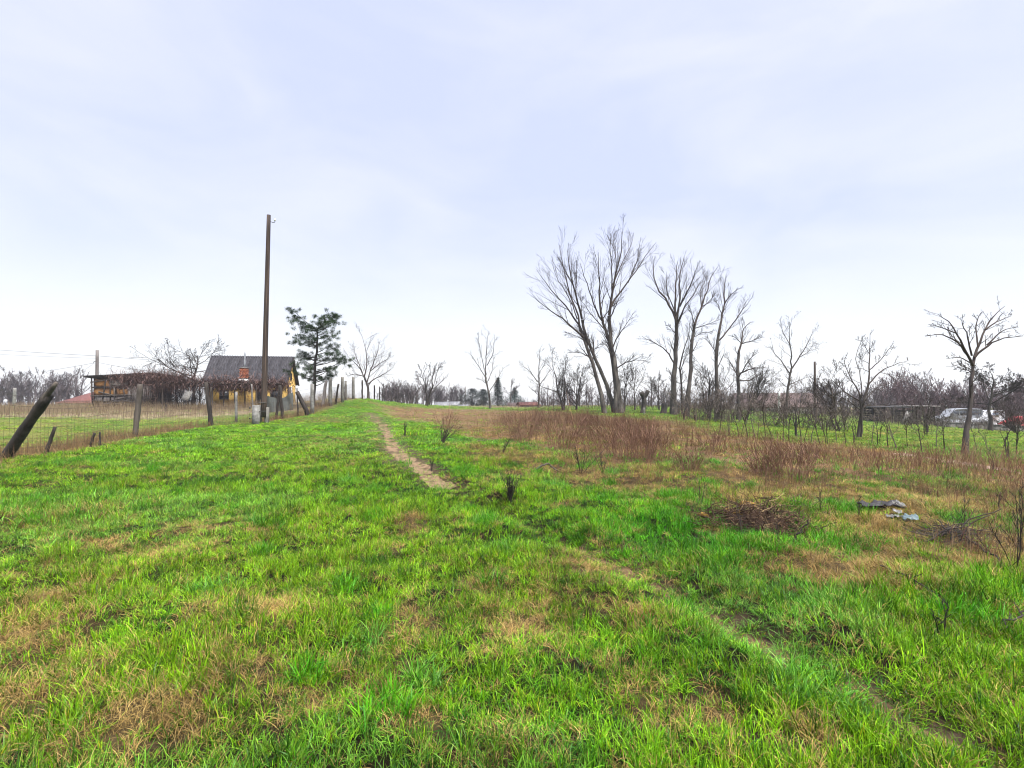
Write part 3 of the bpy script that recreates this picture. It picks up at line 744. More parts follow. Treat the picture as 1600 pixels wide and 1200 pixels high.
# ------------------------------------------------------------------ the tall poplars (limbs followed from the photo)
def c5(*pts): return [(800 + a / 3.53, 340 + b / 3.53) for a, b in pts]
POP = [(7, .12, .9, 27, 8, .55, .04, .02, 6, .45, 4), (5, .15, .92, 30, 9, .62, .03, .025, 4, .5, 3), (4, .12, .95, 32, 9, .75, .02, .025, 3, .55, 2)]
gP = 'tall bare poplars on the low bank'
traced_tree('poplar_tree', 'leftmost tall bare poplar, its pale trunk leaning far to the left', 41,
    [(c5((512, 1068), (480, 930), (440, 790), (403, 680), (372, 595)), .23, .13)],
    [(c5((395, 660), (300, 570), (220, 520), (160, 480), (112, 438)), .085, .012), (c5((372, 595), (300, 490), (240, 430), (185, 370), (140, 290)), .085, .012), (c5((372, 595), (345, 480), (300, 370), (280, 270), (262, 150)), .08, .012),
     (c5((360, 560), (320, 440), (255, 350), (215, 240)), .05, .01), (c5((430, 770), (380, 745), (315, 742)), .035, .012), (c5((465, 900), (430, 830), (390, 830)), .025, .01), (c5((400, 680), (350, 650), (290, 630)), .03, .01)], 201, POP, group=gP)
traced_tree('poplar_tree', 'slender bare poplar leaning left across its neighbour, second from the left', 41.8,
    [(c5((568, 1062), (512, 890), (450, 760), (400, 640), (386, 560)), .23, .13)],
    [(c5((386, 560), (350, 420), (325, 330), (310, 230), (315, 140)), .10, .012), (c5((383, 545), (380, 460), (378, 400)), .035, .01), (c5((350, 420), (360, 320), (350, 220)), .045, .01), (c5((340, 380), (290, 290), (250, 200)), .045, .01), (c5((440, 740), (480, 700), (520, 700)), .03, .01)], 202, POP, group=gP)
traced_tree('poplar_tree', 'tallest bare poplar with twin pale trunks reaching above all the other trees', 41,
    [(c5((598, 1072), (588, 960), (562, 800), (546, 680), (536, 540)), .33, .15), (c5((575, 1068), (570, 900), (552, 760), (530, 660), (503, 575)), .25, .13)],
    [(c5((536, 540), (550, 400), (580, 290), (603, 180), (606, 80)), .12, .012), (c5((542, 500), (600, 410), (650, 340), (700, 270), (745, 195), (795, 138)), .095, .012), (c5((556, 370), (600, 260), (650, 170), (672, 85)), .06, .01),
     (c5((552, 420), (550, 250), (538, 130), (566, 45)), .06, .01), (c5((503, 575), (480, 450), (482, 360), (476, 190)), .10, .012), (c5((505, 580), (450, 480), (420, 380), (375, 250)), .075, .012), (c5((515, 620), (430, 530), (375, 445)), .05, .01),
     (c5((555, 720), (590, 640), (632, 590), (668, 525)), .06, .01), (c5((580, 830), (625, 798), (690, 785), (740, 790)), .055, .012), (c5((640, 360), (690, 240), (705, 150)), .04, .01), (c5((580, 300), (570, 180), (520, 90)), .04, .01), (c5((536, 560), (580, 470), (610, 400)), .05, .01), (c5((500, 560), (550, 490), (600, 450)), .05, .01)], 203, POP, group=gP)
traced_tree('poplar_tree', 'tall bare poplar with a straight trunk splitting into a broad fan of limbs', 40,
    [(c5((890, 1068), (890, 900), (902, 780), (906, 650), (905, 545)), .30, .15)],
    [(c5((903, 560), (880, 490), (835, 440), (790, 375), (774, 285), (785, 215)), .10, .012), (c5((905, 545), (898, 430), (905, 330), (915, 235)), .09, .012), (c5((910, 560), (928, 450), (922, 330), (950, 220)), .09, .012), (c5((925, 490), (975, 390), (1010, 310), (1022, 245)), .075, .012),
     (c5((910, 600), (950, 490), (1000, 430), (1045, 345)), .07, .012), (c5((892, 800), (850, 730), (790, 690), (715, 655)), .06, .012), (c5((895, 510), (850, 400), (855, 300)), .05, .01), (c5((900, 640), (870, 600), (845, 590)), .03, .01), (c5((895, 900), (865, 850), (850, 840)), .02, .008)], 204, POP, group=gP)
traced_tree('poplar_tree', 'dark bare poplar leaning right beside the broad fan shaped one', 39.5,
    [(c5((962, 1040), (985, 850), (990, 720), (1008, 590)), .23, .12)],
    [(c5((1008, 590), (1045, 490), (1072, 410), (1105, 310), (1140, 260)), .09, .012), (c5((1010, 610), (1080, 590), (1150, 560)), .04, .01), (c5((1005, 590), (985, 510), (975, 480)), .045, .01), (c5((1045, 490), (1035, 410), (1080, 320)), .05, .01), (c5((1050, 490), (1100, 460), (1115, 400)), .04, .01), (c5((1000, 660), (1060, 630), (1110, 635)), .03, .01)], 205, POP, group=gP)
traced_tree('poplar_tree', 'thin crooked bare tree standing between the two straight poplar trunks', 40.6,
    [(c5((938, 1050), (936, 930), (925, 830)), .12, .07)],
    [(c5((925, 830), (945, 740), (975, 640), (985, 560)), .06, .01), (c5((928, 850), (960, 760), (970, 720)), .04, .01), (c5((935, 920), (900, 900), (880, 870)), .025, .01)], 206, POP, group=gP)
traced_tree('poplar_tree', 'tall narrow bare tree with a forked tip rising out of the brown hedge', 37,
    [(c5((1133, 1110), (1130, 980), (1124, 740), (1140, 640)), .22, .12)],
    [(c5((1140, 640), (1160, 530), (1176, 450), (1165, 380), (1185, 320)), .09, .012), (c5((1140, 680), (1200, 610), (1260, 530), (1302, 445)), .06, .012), (c5((1170, 480), (1210, 420), (1255, 390)), .045, .01), (c5((1125, 740), (1080, 680), (1050, 660)), .035, .01), (c5((1160, 540), (1130, 470), (1120, 440)), .03, .01)], 207, POP, group=gP)
traced_tree('poplar_tree', 'shorter crooked bare tree with a tilted top at the right of the poplars', 37.5,
    [(c5((1250, 1095), (1250, 980), (1244, 850), (1250, 740)), .19, .11)],
    [(c5((1250, 740), (1268, 690), (1270, 620), (1315, 575)), .08, .012), (c5((1265, 695), (1330, 680), (1385, 645)), .05, .01), (c5((1255, 860), (1330, 830), (1412, 828)), .06, .01), (c5((1250, 880), (1310, 780), (1360, 740)), .05, .01), (c5((1245, 870), (1200, 790), (1170, 760)), .045, .01), (c5((1250, 900), (1310, 900), (1380, 860)), .05, .01), (c5((1262, 690), (1230, 660), (1205, 650)), .03, .01)], 208, POP, group=gP)
# undergrowth trees among them
UND = [(7, .12, 1, 42, 14, .6, .06, .10, 5, .5, 3), (6, .12, 1, 42, 14, .6, .04, .11, 4, .55, 2), (5, .15, 1, 40, 14, .6, .02, .12, 3, .7, 2)]
gU = 'low bare trees among the poplars'
gen_tree('bare_tree', 'low many branched bare tree at the left foot of the leaning poplar', at(882, 43), 5.0, .12, 301, 6, 42, .12, (-.1, 0), UND, group=gU, multi=3)
gen_tree('bare_tree', 'dark tangled low tree just left of the poplar trunks', at(900, 44), 4.6, .10, 302, 6, 45, .1, (.1, 0), UND, group=gU, multi=3)
gen_tree('bare_tree', 'small slanting bare tree right of the twin trunked poplar', at(975, 43.5), 4.8, .09, 303, 5, 35, .25, (.12, 0), UND, group=gU, multi=2)
gen_tree('bare_tree', 'thin upright bare tree between the tall stump and the twin poplar', at(992, 46), 5.2, .08, 304, 6, 40, .3, (0, 0), UND, group=gU)
gen_tree('bare_tree', 'dense round bare tree rising behind the brown hedge', at(1108, 38), 4.9, .12, 305, 7, 45, .12, (0, 0), UND, group=gU, multi=3)
gen_tree('bare_tree', 'dense bare tree with arching twigs right of the brown hedge', at(1165, 39), 4.6, .11, 306, 7, 50, .12, (.1, 0), UND, group=gU, multi=3)
gen_tree('bare_tree', 'sparse little bare tree behind the short stump', at(1030, 48), 3.6, .06, 307, 6, 45, .2, (0, 0), UND, group=gU, multi=2)

# trees further left and in the middle distance
def c4(*pts): return [(580 + a / 4.617, 480 + b / 4.617) for a, b in pts]
MID = [(8, .15, 1, 36, 10, .42, .08, .07, 5, .45, 3), (7, .15, 1, 36, 12, .55, .06, .08, 4, .5, 2), (5, .15, 1, 36, 12, .6, .04, .09, 3, .7, 2)]
traced_tree('bare_tree', 'slim pale bare tree standing alone in the middle of the skyline', 50,
    [(c4((858, 720), (850, 620), (825, 520), (822, 450)), .13, .08)],
    [(c4((822, 450), (832, 350), (838, 260), (846, 165)), .06, .01), (c4((820, 500), (780, 430), (725, 350), (705, 330)), .045, .01), (c4((815, 450), (790, 330), (768, 190)), .04, .01), (c4((835, 420), (880, 340), (890, 215)), .045, .01), (c4((852, 610), (910, 520), (962, 430)), .045, .01), (c4((840, 560), (790, 520), (760, 510)), .03, .01), (c4((845, 530), (875, 450), (880, 360)), .035, .01)], 211, MID, group='bare trees along the skyline')
traced_tree('bare_tree', 'bare tree with one long limb reaching left, beside the red brick building', 52,
    [(c4((1208, 705), (1212, 600), (1210, 480)), .12, .07)],
    [(c4((1210, 480), (1212, 390), (1222, 290)), .055, .01), (c4((1200, 540), (1140, 455), (1065, 410)), .05, .01), (c4((1212, 560), (1260, 500), (1290, 450)), .04, .01), (c4((1210, 640), (1160, 590), (1140, 580)), .03, .01), (c4((1212, 470), (1250, 420), (1265, 380)), .03, .01)], 212, MID, ('bark2', 'twig'), group='bare trees along the skyline')
def c3(*pts): return [(300 + a / 5.0, 500 + b / 5.0) for a, b in pts]
traced_tree('bare_tree', 'round headed bare tree on top of the green mound by the posts', 44,
    [(c3((1378, 610), (1376, 520), (1350, 460)), .15, .09)],
    [(c3((1350, 460), (1320, 390), (1270, 330), (1215, 290)), .06, .01), (c3((1345, 450), (1370, 340), (1350, 200), (1320, 105)), .06, .01), (c3((1380, 500), (1420, 460), (1490, 430), (1570, 370)), .06, .01), (c3((1365, 490), (1400, 380), (1440, 270), (1470, 160)), .06, .01), (c3((1390, 400), (1480, 330), (1560, 290)), .045, .01), (c3((1340, 440), (1270, 420), (1210, 440)), .045, .01), (c3((1330, 410), (1280, 280), (1260, 200)), .045, .01)],
    213, [(10, .1, 1, 42, 12, .6, .04, .07, 5, .5, 3), (7, .15, 1, 40, 12, .6, .03, .08, 4, .55, 2), (5, .15, 1, 38, 12, .65, .02, .08, 3, .7, 2)], ('bark2', 'twig'), group='bare trees along the skyline')
gen_tree('bare_tree', 'wide dark bare fruit tree standing behind the yellow house', at(302, 52), 6.6, .22, 214, 13, 66, .42, (0, 0), [(8, .2, 1, 42, 12, .55, .03, .10, 5, .6, 3), (6, .15, 1, 42, 14, .6, .02, .12, 4, .6, 2), (5, .2, 1, 40, 14, .65, .01, .12, 3, .7, 2)], ('bark2', 'wood_dk'), up=.03, rtip=.014, llen=1.2)
gen_tree('bare_tree', 'spreading bare shrub arching over the roof of the tumbledown shed', at(243, 47), 4.2, .10, 215, 9, 62, .4, (-.05, 0), None, ('bark2', 'twig'), multi=2, up=.03, llen=1.1)
gen_tree('bare_tree', 'fan shaped bare tree between the mound and the slim lone tree', at(666, 50), 5.0, .12, 216, 6, 38, .12, (0, 0), MID, ('bark2', 'twig_grey'), multi=3, up=.12, rtip=.01)
gen_tree('bare_tree', 'small hazy bare tree between the spruce and the green conifer', at(797, 88), 5.0, .12, 217, 7, 42, .25, (0, 0), MID, ('bark2', 'twig_grey'), rtip=.014)
gen_tree('bare_tree', 'dim bare tree left of the slim lone tree low on the skyline', at(640, 78), 3.6, .10, 218, 7, 48, .15, (0, 0), MID, ('bark2', 'twig_grey'), multi=3, rtip=.014)
def c6(*pts): return [(1150 + a / 3.556, 460 + b / 3.556) for a, b in pts]
RT = [(8, .15, 1, 40, 12, .45, .05, .08, 5, .45, 3), (6, .15, 1, 40, 12, .55, .04, .10, 4, .5, 2), (5, .15, 1, 38, 12, .6, .02, .10, 3, .7, 2)]
gR = 'bare trees beyond the right hand field'
traced_tree('bare_tree', 'bare tree with three upright forks rising over the cream house roof', 44,
    [(c6((275, 690), (283, 560), (300, 450), (310, 405)), .16, .09)],
    [(c6((310, 405), (303, 290), (290, 210), (312, 130)), .06, .01), (c6((302, 445), (245, 360), (205, 320), (200, 270)), .06, .01), (c6((312, 410), (370, 320), (400, 270), (432, 195)), .06, .01), (c6((295, 500), (350, 480), (410, 455)), .04, .01), (c6((290, 520), (250, 490), (240, 470)), .03, .01), (c6((345, 355), (400, 320), (440, 265)), .035, .01), (c6((300, 280), (260, 210), (245, 150)), .035, .01)], 221, RT, ('bark2', 'twig'), group=gR)
traced_tree('bare_tree', 'wide bush like bare tree in the middle of the hedge row', 21,
    [(c6((672, 838), (690, 690), (712, 580), (735, 500)), .095, .05), (c6((690, 835), (700, 720), (690, 560)), .06, .035)],
    [(c6((735, 500), (742, 400), (742, 300), (748, 215)), .035, .006), (c6((690, 560), (640, 470), (605, 390), (600, 340)), .03, .006), (c6((700, 600), (600, 540), (530, 470), (480, 470)), .03, .006), (c6((735, 500), (800, 430), (870, 390), (960, 370)), .03, .006), (c6((740, 420), (800, 370), (850, 300), (880, 290)), .022, .006), (c6((690, 640), (620, 590), (570, 560)), .022, .006), (c6((700, 560), (690, 440), (660, 350), (690, 270)), .022, .006), (c6((715, 590), (780, 520), (830, 490)), .02, .006), (c6((740, 330), (700, 260), (670, 250)), .015, .005)],
    222, [(7, .2, 1, 42, 14, .42, .04, .12, 5, .55, 3), (6, .2, 1, 42, 14, .5, .03, .13, 4, .6, 2), (4, .2, 1, 38, 12, .5, .02, .12, 3, .7, 2)], ('bark2', 'twig'), group=gR, rtip=.005)
traced_tree('bare_tree', 'umbrella shaped bare tree with a stout dark trunk at the right edge', 16.5,
    [(c6((1272, 895), (1280, 760), (1302, 640), (1310, 480), (1316, 395)), .125, .05)],
    [(c6((1316, 395), (1285, 330), (1225, 220), (1180, 140), (1120, 108)), .045, .006), (c6((1316, 395), (1335, 310), (1380, 200), (1430, 120), (1490, 65)), .045, .006), (c6((1325, 350), (1390, 290), (1450, 250), (1592, 232)), .04, .006), (c6((1290, 340), (1230, 260), (1150, 220), (1050, 232)), .035, .006), (c6((1310, 340), (1290, 240), (1250, 150), (1260, 110)), .03, .006), (c6((1345, 290), (1330, 190), (1350, 110), (1370, 90)), .028, .006), (c6((1385, 195), (1450, 150), (1530, 120)), .025, .006), (c6((1395, 280), (1480, 200), (1565, 180)), .025, .006), (c6((1220, 215), (1130, 180), (1070, 165)), .02, .006), (c6((1300, 380), (1250, 350), (1170, 355)), .02, .006), (c6((1312, 420), (1240, 390), (1180, 400)), .015, .005)],
    223, [(7, .25, 1, 36, 12, .34, .02, .10, 5, .5, 3), (5, .25, 1, 38, 12, .45, .02, .12, 4, .6, 2), (3, .3, 1, 36, 12, .5, .01, .12, 3, .7, 2)], ('bark2', 'twig'), group=gR, rtip=.005)
gen_tree('bare_tree', 'dark bare tree with dense twig clumps behind the umbrella shaped tree', at(1545, 34), 5.0, .15, 224, 13, 64, .45, (0, 0), [(9, .25, 1, 45, 14, .5, .01, .10, 5, .6, 3), (8, .3, 1, 48, 14, .5, .0, .12, 4, .7, 2), (6, .3, 1, 45, 14, .7, .0, .12, 3, .8, 2)], ('bark2', 'wood_dk'), group=gR, up=.01, llen=1.0, rtip=.011)
gen_tree('bare_tree', 'faint thin bare tree rising over the purple woodland', at(1443, 62), 7.2, .10, 225, 6, 35, .4, (0, 0), MID, ('bark2', 'twig_grey'), group=gR)
gen_tree('bare_tree', 'scraggly bare tree with a pale tint left of the bush like tree', at(1308, 26), 3.4, .07, 226, 6, 40, .25, (-.18, 0), UND, ('bark2', 'twig'), group=gR, multi=2)

# ------------------------------------------------------------------ evergreen trees
def needles(mb, rng, ctr, rad, n, ln, wd, cbase, flat=.6):
    d = nrm(rng.normal(0, 1, (n, 3))); p = ctr + d * rad * rng.random((n, 1)) ** .5 * np.array([1, 1, flat])
    dd = nrm(d + rng.normal(0, .6, (n, 3)) + np.array([0, 0, .25])); L = ln * rng.uniform(.6, 1.3, n)
    q = np.stack([p, p + dd * L[:, None]], 1)
    c = cbase * rng.uniform(.55, 1.45, (n, 1)) * np.array([1, 1, 1])
    mb.tubes(q, np.stack([np.full(n, wd), np.full(n, wd * .25)], 1), 2, c=c)
rng = rngof(401)
YP = 34.0
base = at(490, YP)
pine = thing('pine_tree', 'dark green ragged pine with a forked windswept crown behind the fence', 'tree', base)
def c2(a, b): return (240 + a / 3.333, 320 + b / 3.333)
tr = traced([(490, 645), (490, 610), (492, 580), (495, 545), (496, 515)], YP, rng, 12, .05, .004); tr[0, 2] = base[2] - .2
MB().tubes(tr, taper(12, .13, .05), 8).build('trunk', M['bark2'], pine, smooth=True)
CL = [(733, 555, .30), (728, 585, .32), (745, 610, .38), (770, 635, .45), (800, 640, .45), (845, 650, .5), (860, 625, .45), (880, 600, .42), (905, 590, .42), (935, 580, .42), (950, 575, .28), (915, 620, .45), (940, 615, .32), (905, 655, .48), (930, 680, .42), (880, 690, .48), (760, 690, .36), (755, 715, .38), (790, 715, .45), (820, 690, .45), (830, 730, .42), (905, 735, .42), (935, 745, .36), (800, 780, .36), (775, 785, .3), (790, 815, .4), (820, 800, .36), (900, 775, .42), (935, 775, .42), (965, 800, .42), (990, 822, .36), (1000, 805, .3), (905, 815, .36), (925, 850, .36), (780, 845, .4), (815, 850, .36), (890, 860, .36), (930, 885, .36), (790, 885, .36), (735, 872, .3), (870, 900, .33), (905, 910, .33), (825, 905, .33)]
fol = MB(); br = MB()
tz = tr[:, 2]
for a, b, r_ in CL:
    px, py = c2(a, b); c = P(px, py, YP + rng.uniform(-1.1, 1.1))
    zz = np.clip(c[2] - .35 * abs(c[0] - base[0]), tz[3], tz[-1]); st = np.array([np.interp(zz, tz, tr[:, k]) for k in range(3)])
    q = resample([st, (st + c) / 2 + np.array([0, 0, -.12]), c], 5)
    br.tubes(q, taper(5, .035, .012), 4)
    for s in range(9):
        needles(fol, rng, c + rng.normal(0, r_ * .75, 3) * np.array([1, 1, .45]), r_ * .34, 80, .15, .013, col((.035, .070, .018)), .5)
br.build('branch', M['bark2'], pine)
fol.build('crown', M['needle'], pine)
def conifer(name, label, base, Ht, rad, seed, c, cone=True, wd=.03, ln=.28, n=60):
    rng = rngof(seed); t = thing(name, label, 'tree', base)
    MB().tubes(np.array([base + np.array([0, 0, z * Ht - .1]) for z in np.linspace(0, 1, 6)]), taper(6, .13, .02), 6).build('trunk', M['bark2'], t)
    mb = MB()
    for z in np.linspace(.08 if cone else .12, .98, 14):
        w = rad * ((1 - z) ** .8 if cone else math.sqrt(max(.05, 1 - (2 * z - 1) ** 2)))
        for a in rng.uniform(0, 6.28, 7):
            e = base + np.array([math.cos(a) * w, math.sin(a) * w, z * Ht - .15 * w]); s0 = base + np.array([0, 0, z * Ht])
            for f_ in (.35, .7, 1.0): needles(mb, rng, s0 + (e - s0) * f_ * rng.uniform(.8, 1.15), .28 * (.5 + w / rad), n // 3, ln, wd, c, .5)
    mb.build('crown', M['needle'], t); return t
conifer('spruce_tree', 'dark pointed spruce just right of the slim lone tree', at(778, 82), 4.4, 1.3, 411, col((.03, .05, .035)))
conifer('conifer_tree', 'hazy green broad conifer left of the red brick building', at(804, 95), 3.2, 2.2, 412, col((.05, .085, .065)))
conifer('evergreen_tree', 'dark rounded evergreen left of the slim lone tree', at(738, 88), 2.9, 1.9, 413, col((.035, .045, .042)), False)
conifer('evergreen_tree', 'small dark rounded evergreen close beside the slim lone tree', at(755, 92), 2.9, 1.4, 414, col((.04, .055, .045)), False)

# ------------------------------------------------------------------ far woods and thickets (reading as one mass)
def woodland(label, spots, seed, m, rtip, kind='stuff', name='woodland', sub=(6, 5)):
    rng = rngof(seed); mb = MB()
    T, R = [], []
    for px, Y, hgt in spots:
        b = at(px, Y); d = np.array([rng.normal(0, .08), rng.normal(0, .08), 1])
        q = b + d * (np.linspace(0, 1, 7) * hgt * .85)[:, None] + np.cumsum(rng.normal(0, .02 * hgt, (7, 3)), 0); q[0, 2] -= .3
        T.append(q); R.append(taper(7, .02 * hgt + .03, rtip * 1.5))
    T, R = np.array(T), np.array(R)
    mb.tubes(T, R, 4)
    P1, R1 = grow(rng, T, R, 8, .1, 1, 42, 12, .5, .08, .10, 5, .6, rtip, .45); mb.tubes(P1, R1, 3)
    P2, R2 = grow(rng, P1, R1, sub[0], .15, 1, 42, 14, .55, .04, .13, 4, .6, rtip, .4); mb.tubes(P2, R2, 2)
    P3, R3 = grow(rng, P2, R2, sub[1], .15, 1, 42, 14, .6, .02, .13, 3, .8, rtip, .4); mb.tubes(P3, R3, 2)
    return tag(mb.build(name, M[m]), label, None, None, kind)
rng = rngof(77)
woodland('hazy bluish bare wood on the skyline at the far left', [(rng.uniform(-60, 128), rng.uniform(80, 105), rng.uniform(3.4, 6.2)) for k in range(90)], 501, 'twig_grey', .028, sub=(6, 4))
woodland('purple brown bare wood behind the parked vehicles on the right', [(rng.uniform(1375, 1680), rng.uniform(67, 92), rng.uniform(3.5, 6.5)) for k in range(170)], 502, 'twig_red', .024, sub=(6, 4))
woodland('grey bare scrub on the skyline between the mound and the low roofs', [(rng.uniform(598, 662), rng.uniform(62, 74), rng.uniform(1.8, 3.0)) for k in range(50)], 503, 'twig_grey', .016)
woodland('bluish bare scrub behind the low grey roofs', [(rng.uniform(655, 722), rng.uniform(104, 120), rng.uniform(3.0, 4.6)) for k in range(50)], 504, 'twig_grey', .028)
woodland('thin bare scrub closing the skyline behind the poplars', [(rng.uniform(830, 1200), rng.uniform(60, 95), .7 + 3.4 * rng.random() ** 2.2) for k in range(190)], 505, 'twig_grey', .018, sub=(4, 3))
woodland('bare scrub behind the dark shelter on the right', [(rng.uniform(1250, 1400), rng.uniform(58, 72), rng.uniform(2.6, 4.2)) for k in range(50)], 506, 'twig_grey', .018, sub=(5, 4))
woodland('distant line of bare trees along the horizon', [(rng.uniform(-300, 1900), rng.uniform(160, 230), 1.5 + 5.0 * rng.random() ** 1.6) for k in range(230)], 507, 'twig_grey', .05, sub=(4, 3))

# ------------------------------------------------------------------ shrubs, hedge and saplings
def shrub(name, label, base, Ht, seed, nst=7, spread=.35, m='twig', rtip=.004, r0=.012, levels=None, lean=(0, 0), group=None, cat='shrub', k0=4, br_=.03):
    rng = rngof(seed); base = np.asarray(base, float); PP, PR = [], []
    for s in range(nst):
        a = rng.random() * 6.28; w = abs(rng.normal(0, spread))
        d = np.array([math.cos(a) * w + lean[0], math.sin(a) * w + lean[1], 1.0]) * Ht * rng.uniform(.6, 1.05)
        q = base + np.array([math.cos(a), math.sin(a), 0]) * br_ * Ht * rng.uniform(.2, 1.2) + np.linspace(0, 1, 6)[:, None] * d + np.cumsum(rng.normal(0, .025 * Ht, (6, 3)), 0) * np.linspace(0, 1, 6)[:, None]
        q[0, 2] = base[2] - .05
        PP.append(q); PR.append(taper(6, r0 * rng.uniform(.6, 1.2), rtip))
    mb = MB(); PP, PR = np.array(PP), np.array(PR)
    mb.tubes(PP, PR, k0)
    add_levels(mb, rng, PP, PR, levels or [(5, .25, 1, 38, 12, .42, .08, .12, 4, .6, 3), (4, .2, 1, 38, 12, .5, .05, .12, 3, .7, 2)], rtip)
    return tag(mb.build(name, M[m], origin=base), label, cat, group)
HEDGE = [(7, .02, 1, 50, 15, .5, .05, .14, 5, .6, 3), (7, .1, 1, 48, 15, .55, .04, .14, 4, .7, 2), (5, .1, 1, 45, 15, .6, .02, .14, 3, .9, 2)]
gH = 'dense brown bare hedge shrubs'
for k, (px, py, Y, hm, lab) in enumerate([(1088, 655, 35, 1.9, 'leftmost dense brown bare shrub at the foot of the dark leaning poplar'), (1112, 657, 34, 1.7, 'dense brown bare shrub between two poplar trunks in the hedge'), (1142, 660, 33, 1.75, 'dense brown bare shrub right of the forked tip tree'),
                                          (1190, 664, 30, 1.7, 'dense brown bare shrub in front of the cream house wall'), (1238, 668, 28, 1.9, 'domed brown bare shrub in front of the cream house roof'), (1290, 672, 26, 1.5, 'brown bare shrub at the foot of the right utility pole')]):
    shrub('bare_shrub', lab, at(px, Y), hm * 1.12, 600 + k, 17, .55, 'hedge', .007, .02, HEDGE, group=gH, br_=.5)
for k, (px, Y, hm, lab) in enumerate([(1376, 40, 1.9, 'grey bare shrub in front of the dark shelter, left of two'), (1398, 41, 1.7, 'grey bare shrub in front of the dark shelter, right of two'), (1430, 42, 1.6, 'grey bare shrub hiding the pale sheet roofed shelter'), (1468, 42, 1.7, 'bare shrub hiding the front of the silver grey van'),
                                      (1512, 41, 1.6, 'bare shrub between the two parked vans'), (1556, 40, 1.9, 'bare shrub between the white van and the red car'), (1606, 40, 1.8, 'bare shrub before the red car at the right edge')]):
    shrub('bare_shrub', lab, at(px, Y), hm * .8, 630 + k, 9, .6, 'hedge', .006, .018, HEDGE[:2] + [(4, .1, 1, 45, 15, .6, .02, .14, 3, .9, 2)], group=gH, br_=.5)
shrub('bare_shrub', 'olive brown dense bush at the right edge below the wood', at(1588, 30), 2.1, 610, 12, .55, 'twig', .007, .02, HEDGE, group=gH)
shrub('bare_shrub', 'yellowish bare shrub beside the pale leaning board', at(1440, 25), 1.9, 611, 7, .4, 'twig', .006, .02, HEDGE, group=gH, br_=.3)
ORD = 'first second third fourth fifth sixth seventh eighth ninth tenth eleventh twelfth thirteenth fourteenth fifteenth sixteenth seventeenth eighteenth nineteenth twentieth'.split(); ORD += ['twenty-' + o for o in ORD[:9]] + ['thirtieth']
SAP = [(1088, 660), (1105, 663), (1123, 678), (1140, 682), (1156, 684), (1170, 688), (1182, 686), (1198, 690), (1211, 692), (1225, 690), (1233, 690), (1254, 690), (1270, 692), (1282, 694), (1293, 694), (1308, 690), (1320, 694), (1335, 692), (1360, 694), (1372, 698), (1388, 699), (1403, 702), (1420, 700), (1442, 707), (1462, 700), (1478, 704), (1530, 706), (1548, 712), (1565, 700), (1588, 712)]
rng = rngof(88)
for k, (px, py) in enumerate(SAP):
    b = G(px, py); hm = rng.uniform(46, 84) * mpp(b[1])
    shrub('hedge_sapling', ORD[k] + ' thin bare sapling from the left in the loose hedge row', b, hm, 700 + k, int(rng.integers(1, 3)), .16, 'twig' if k % 3 else 'hedge', .0055, .023, [(6, .35, 1, 42, 14, .42, .07, .14, 4, .6, 3), (4, .2, 1, 40, 14, .5, .05, .14, 3, .7, 2)], group='hedge row saplings', cat='sapling')
b = at(1448, 27)
shrub('hedge_sapling', 'thicker pollarded sapling behind the hedge row below the purple wood', b, 1.1, 741, 2, .1, 'bark2', .008, .07, None, cat='sapling', k0=7)
b = at(1243, 21)
shrub('hedge_sapling', 'stout dark sapling stem in front of the domed brown shrub', b, 1.5, 742, 2, .08, 'bark2', .006, .05, None, cat='sapling', k0=7)
shrub('hedge_sapling', 'slender dark twig standing in front of the dirt track at right', G(1552, 738), .95, 743, 1, .1, 'twig', .004, .014, None, cat='sapling')
shrub('hedge_sapling', 'forked little dark tree on the green field near the right edge', G(1575, 717), .75, 744, 2, .4, 'bark2', .005, .03, None, cat='sapling')

# dead plants in the field
R1 = [(5, .3, 1, 38, 12, .36, .08, .08, 4, .5, 3), (4, .2, 1, 36, 12, .5, .06, .08, 3, .7, 2)]
shrub('dead_bush', 'small dark broom like dead bush alone in the middle of the grass', G(796, 789), .47, 801, 24, .20, 'wood_dk', .0022, .006, R1)
shrub('dead_bush', 'short dark dead stalk standing right of the dirt path top', G(633, 681), .55, 802, 4, .08, 'wood_dk', .004, .014, R1)
shrub('dead_bush', 'brown dead shrub bent to the right beside the dirt path', G(690, 693), .62, 803, 8, .32, 'twig', .005, .014, R1, (.35, 0))
shrub('dead_bush', 'low dark dead twigs between the bent shrub and the red thicket', G(784, 711), .42, 804, 5, .5, 'wood_dk', .003, .008, R1, (.3, 0))
shrub('dead_bush', 'stubby dark dead stalk below the middle of the dirt path', G(674, 737), .28, 805, 3, .12, 'wood_dk', .0025, .006, R1)
shrub('dead_bush', 'spindly dark dead bush in front of the red thicket, left of two', G(908, 741), .62, 806, 8, .32, 'wood_dk', .0025, .006, R1)
shrub('dead_bush', 'spindly dark dead bush in front of the red thicket, right of two', G(942, 743), .45, 807, 5, .25, 'wood_dk', .0025, .006, R1)
RB = [(5, .2, 1, 30, 10, .5, .10, .06, 4, .7, 2), (4, .2, 1, 26, 10, .5, .08, .07, 3, .9, 2)]
gB = 'rust brown dry bushes in the weeds'
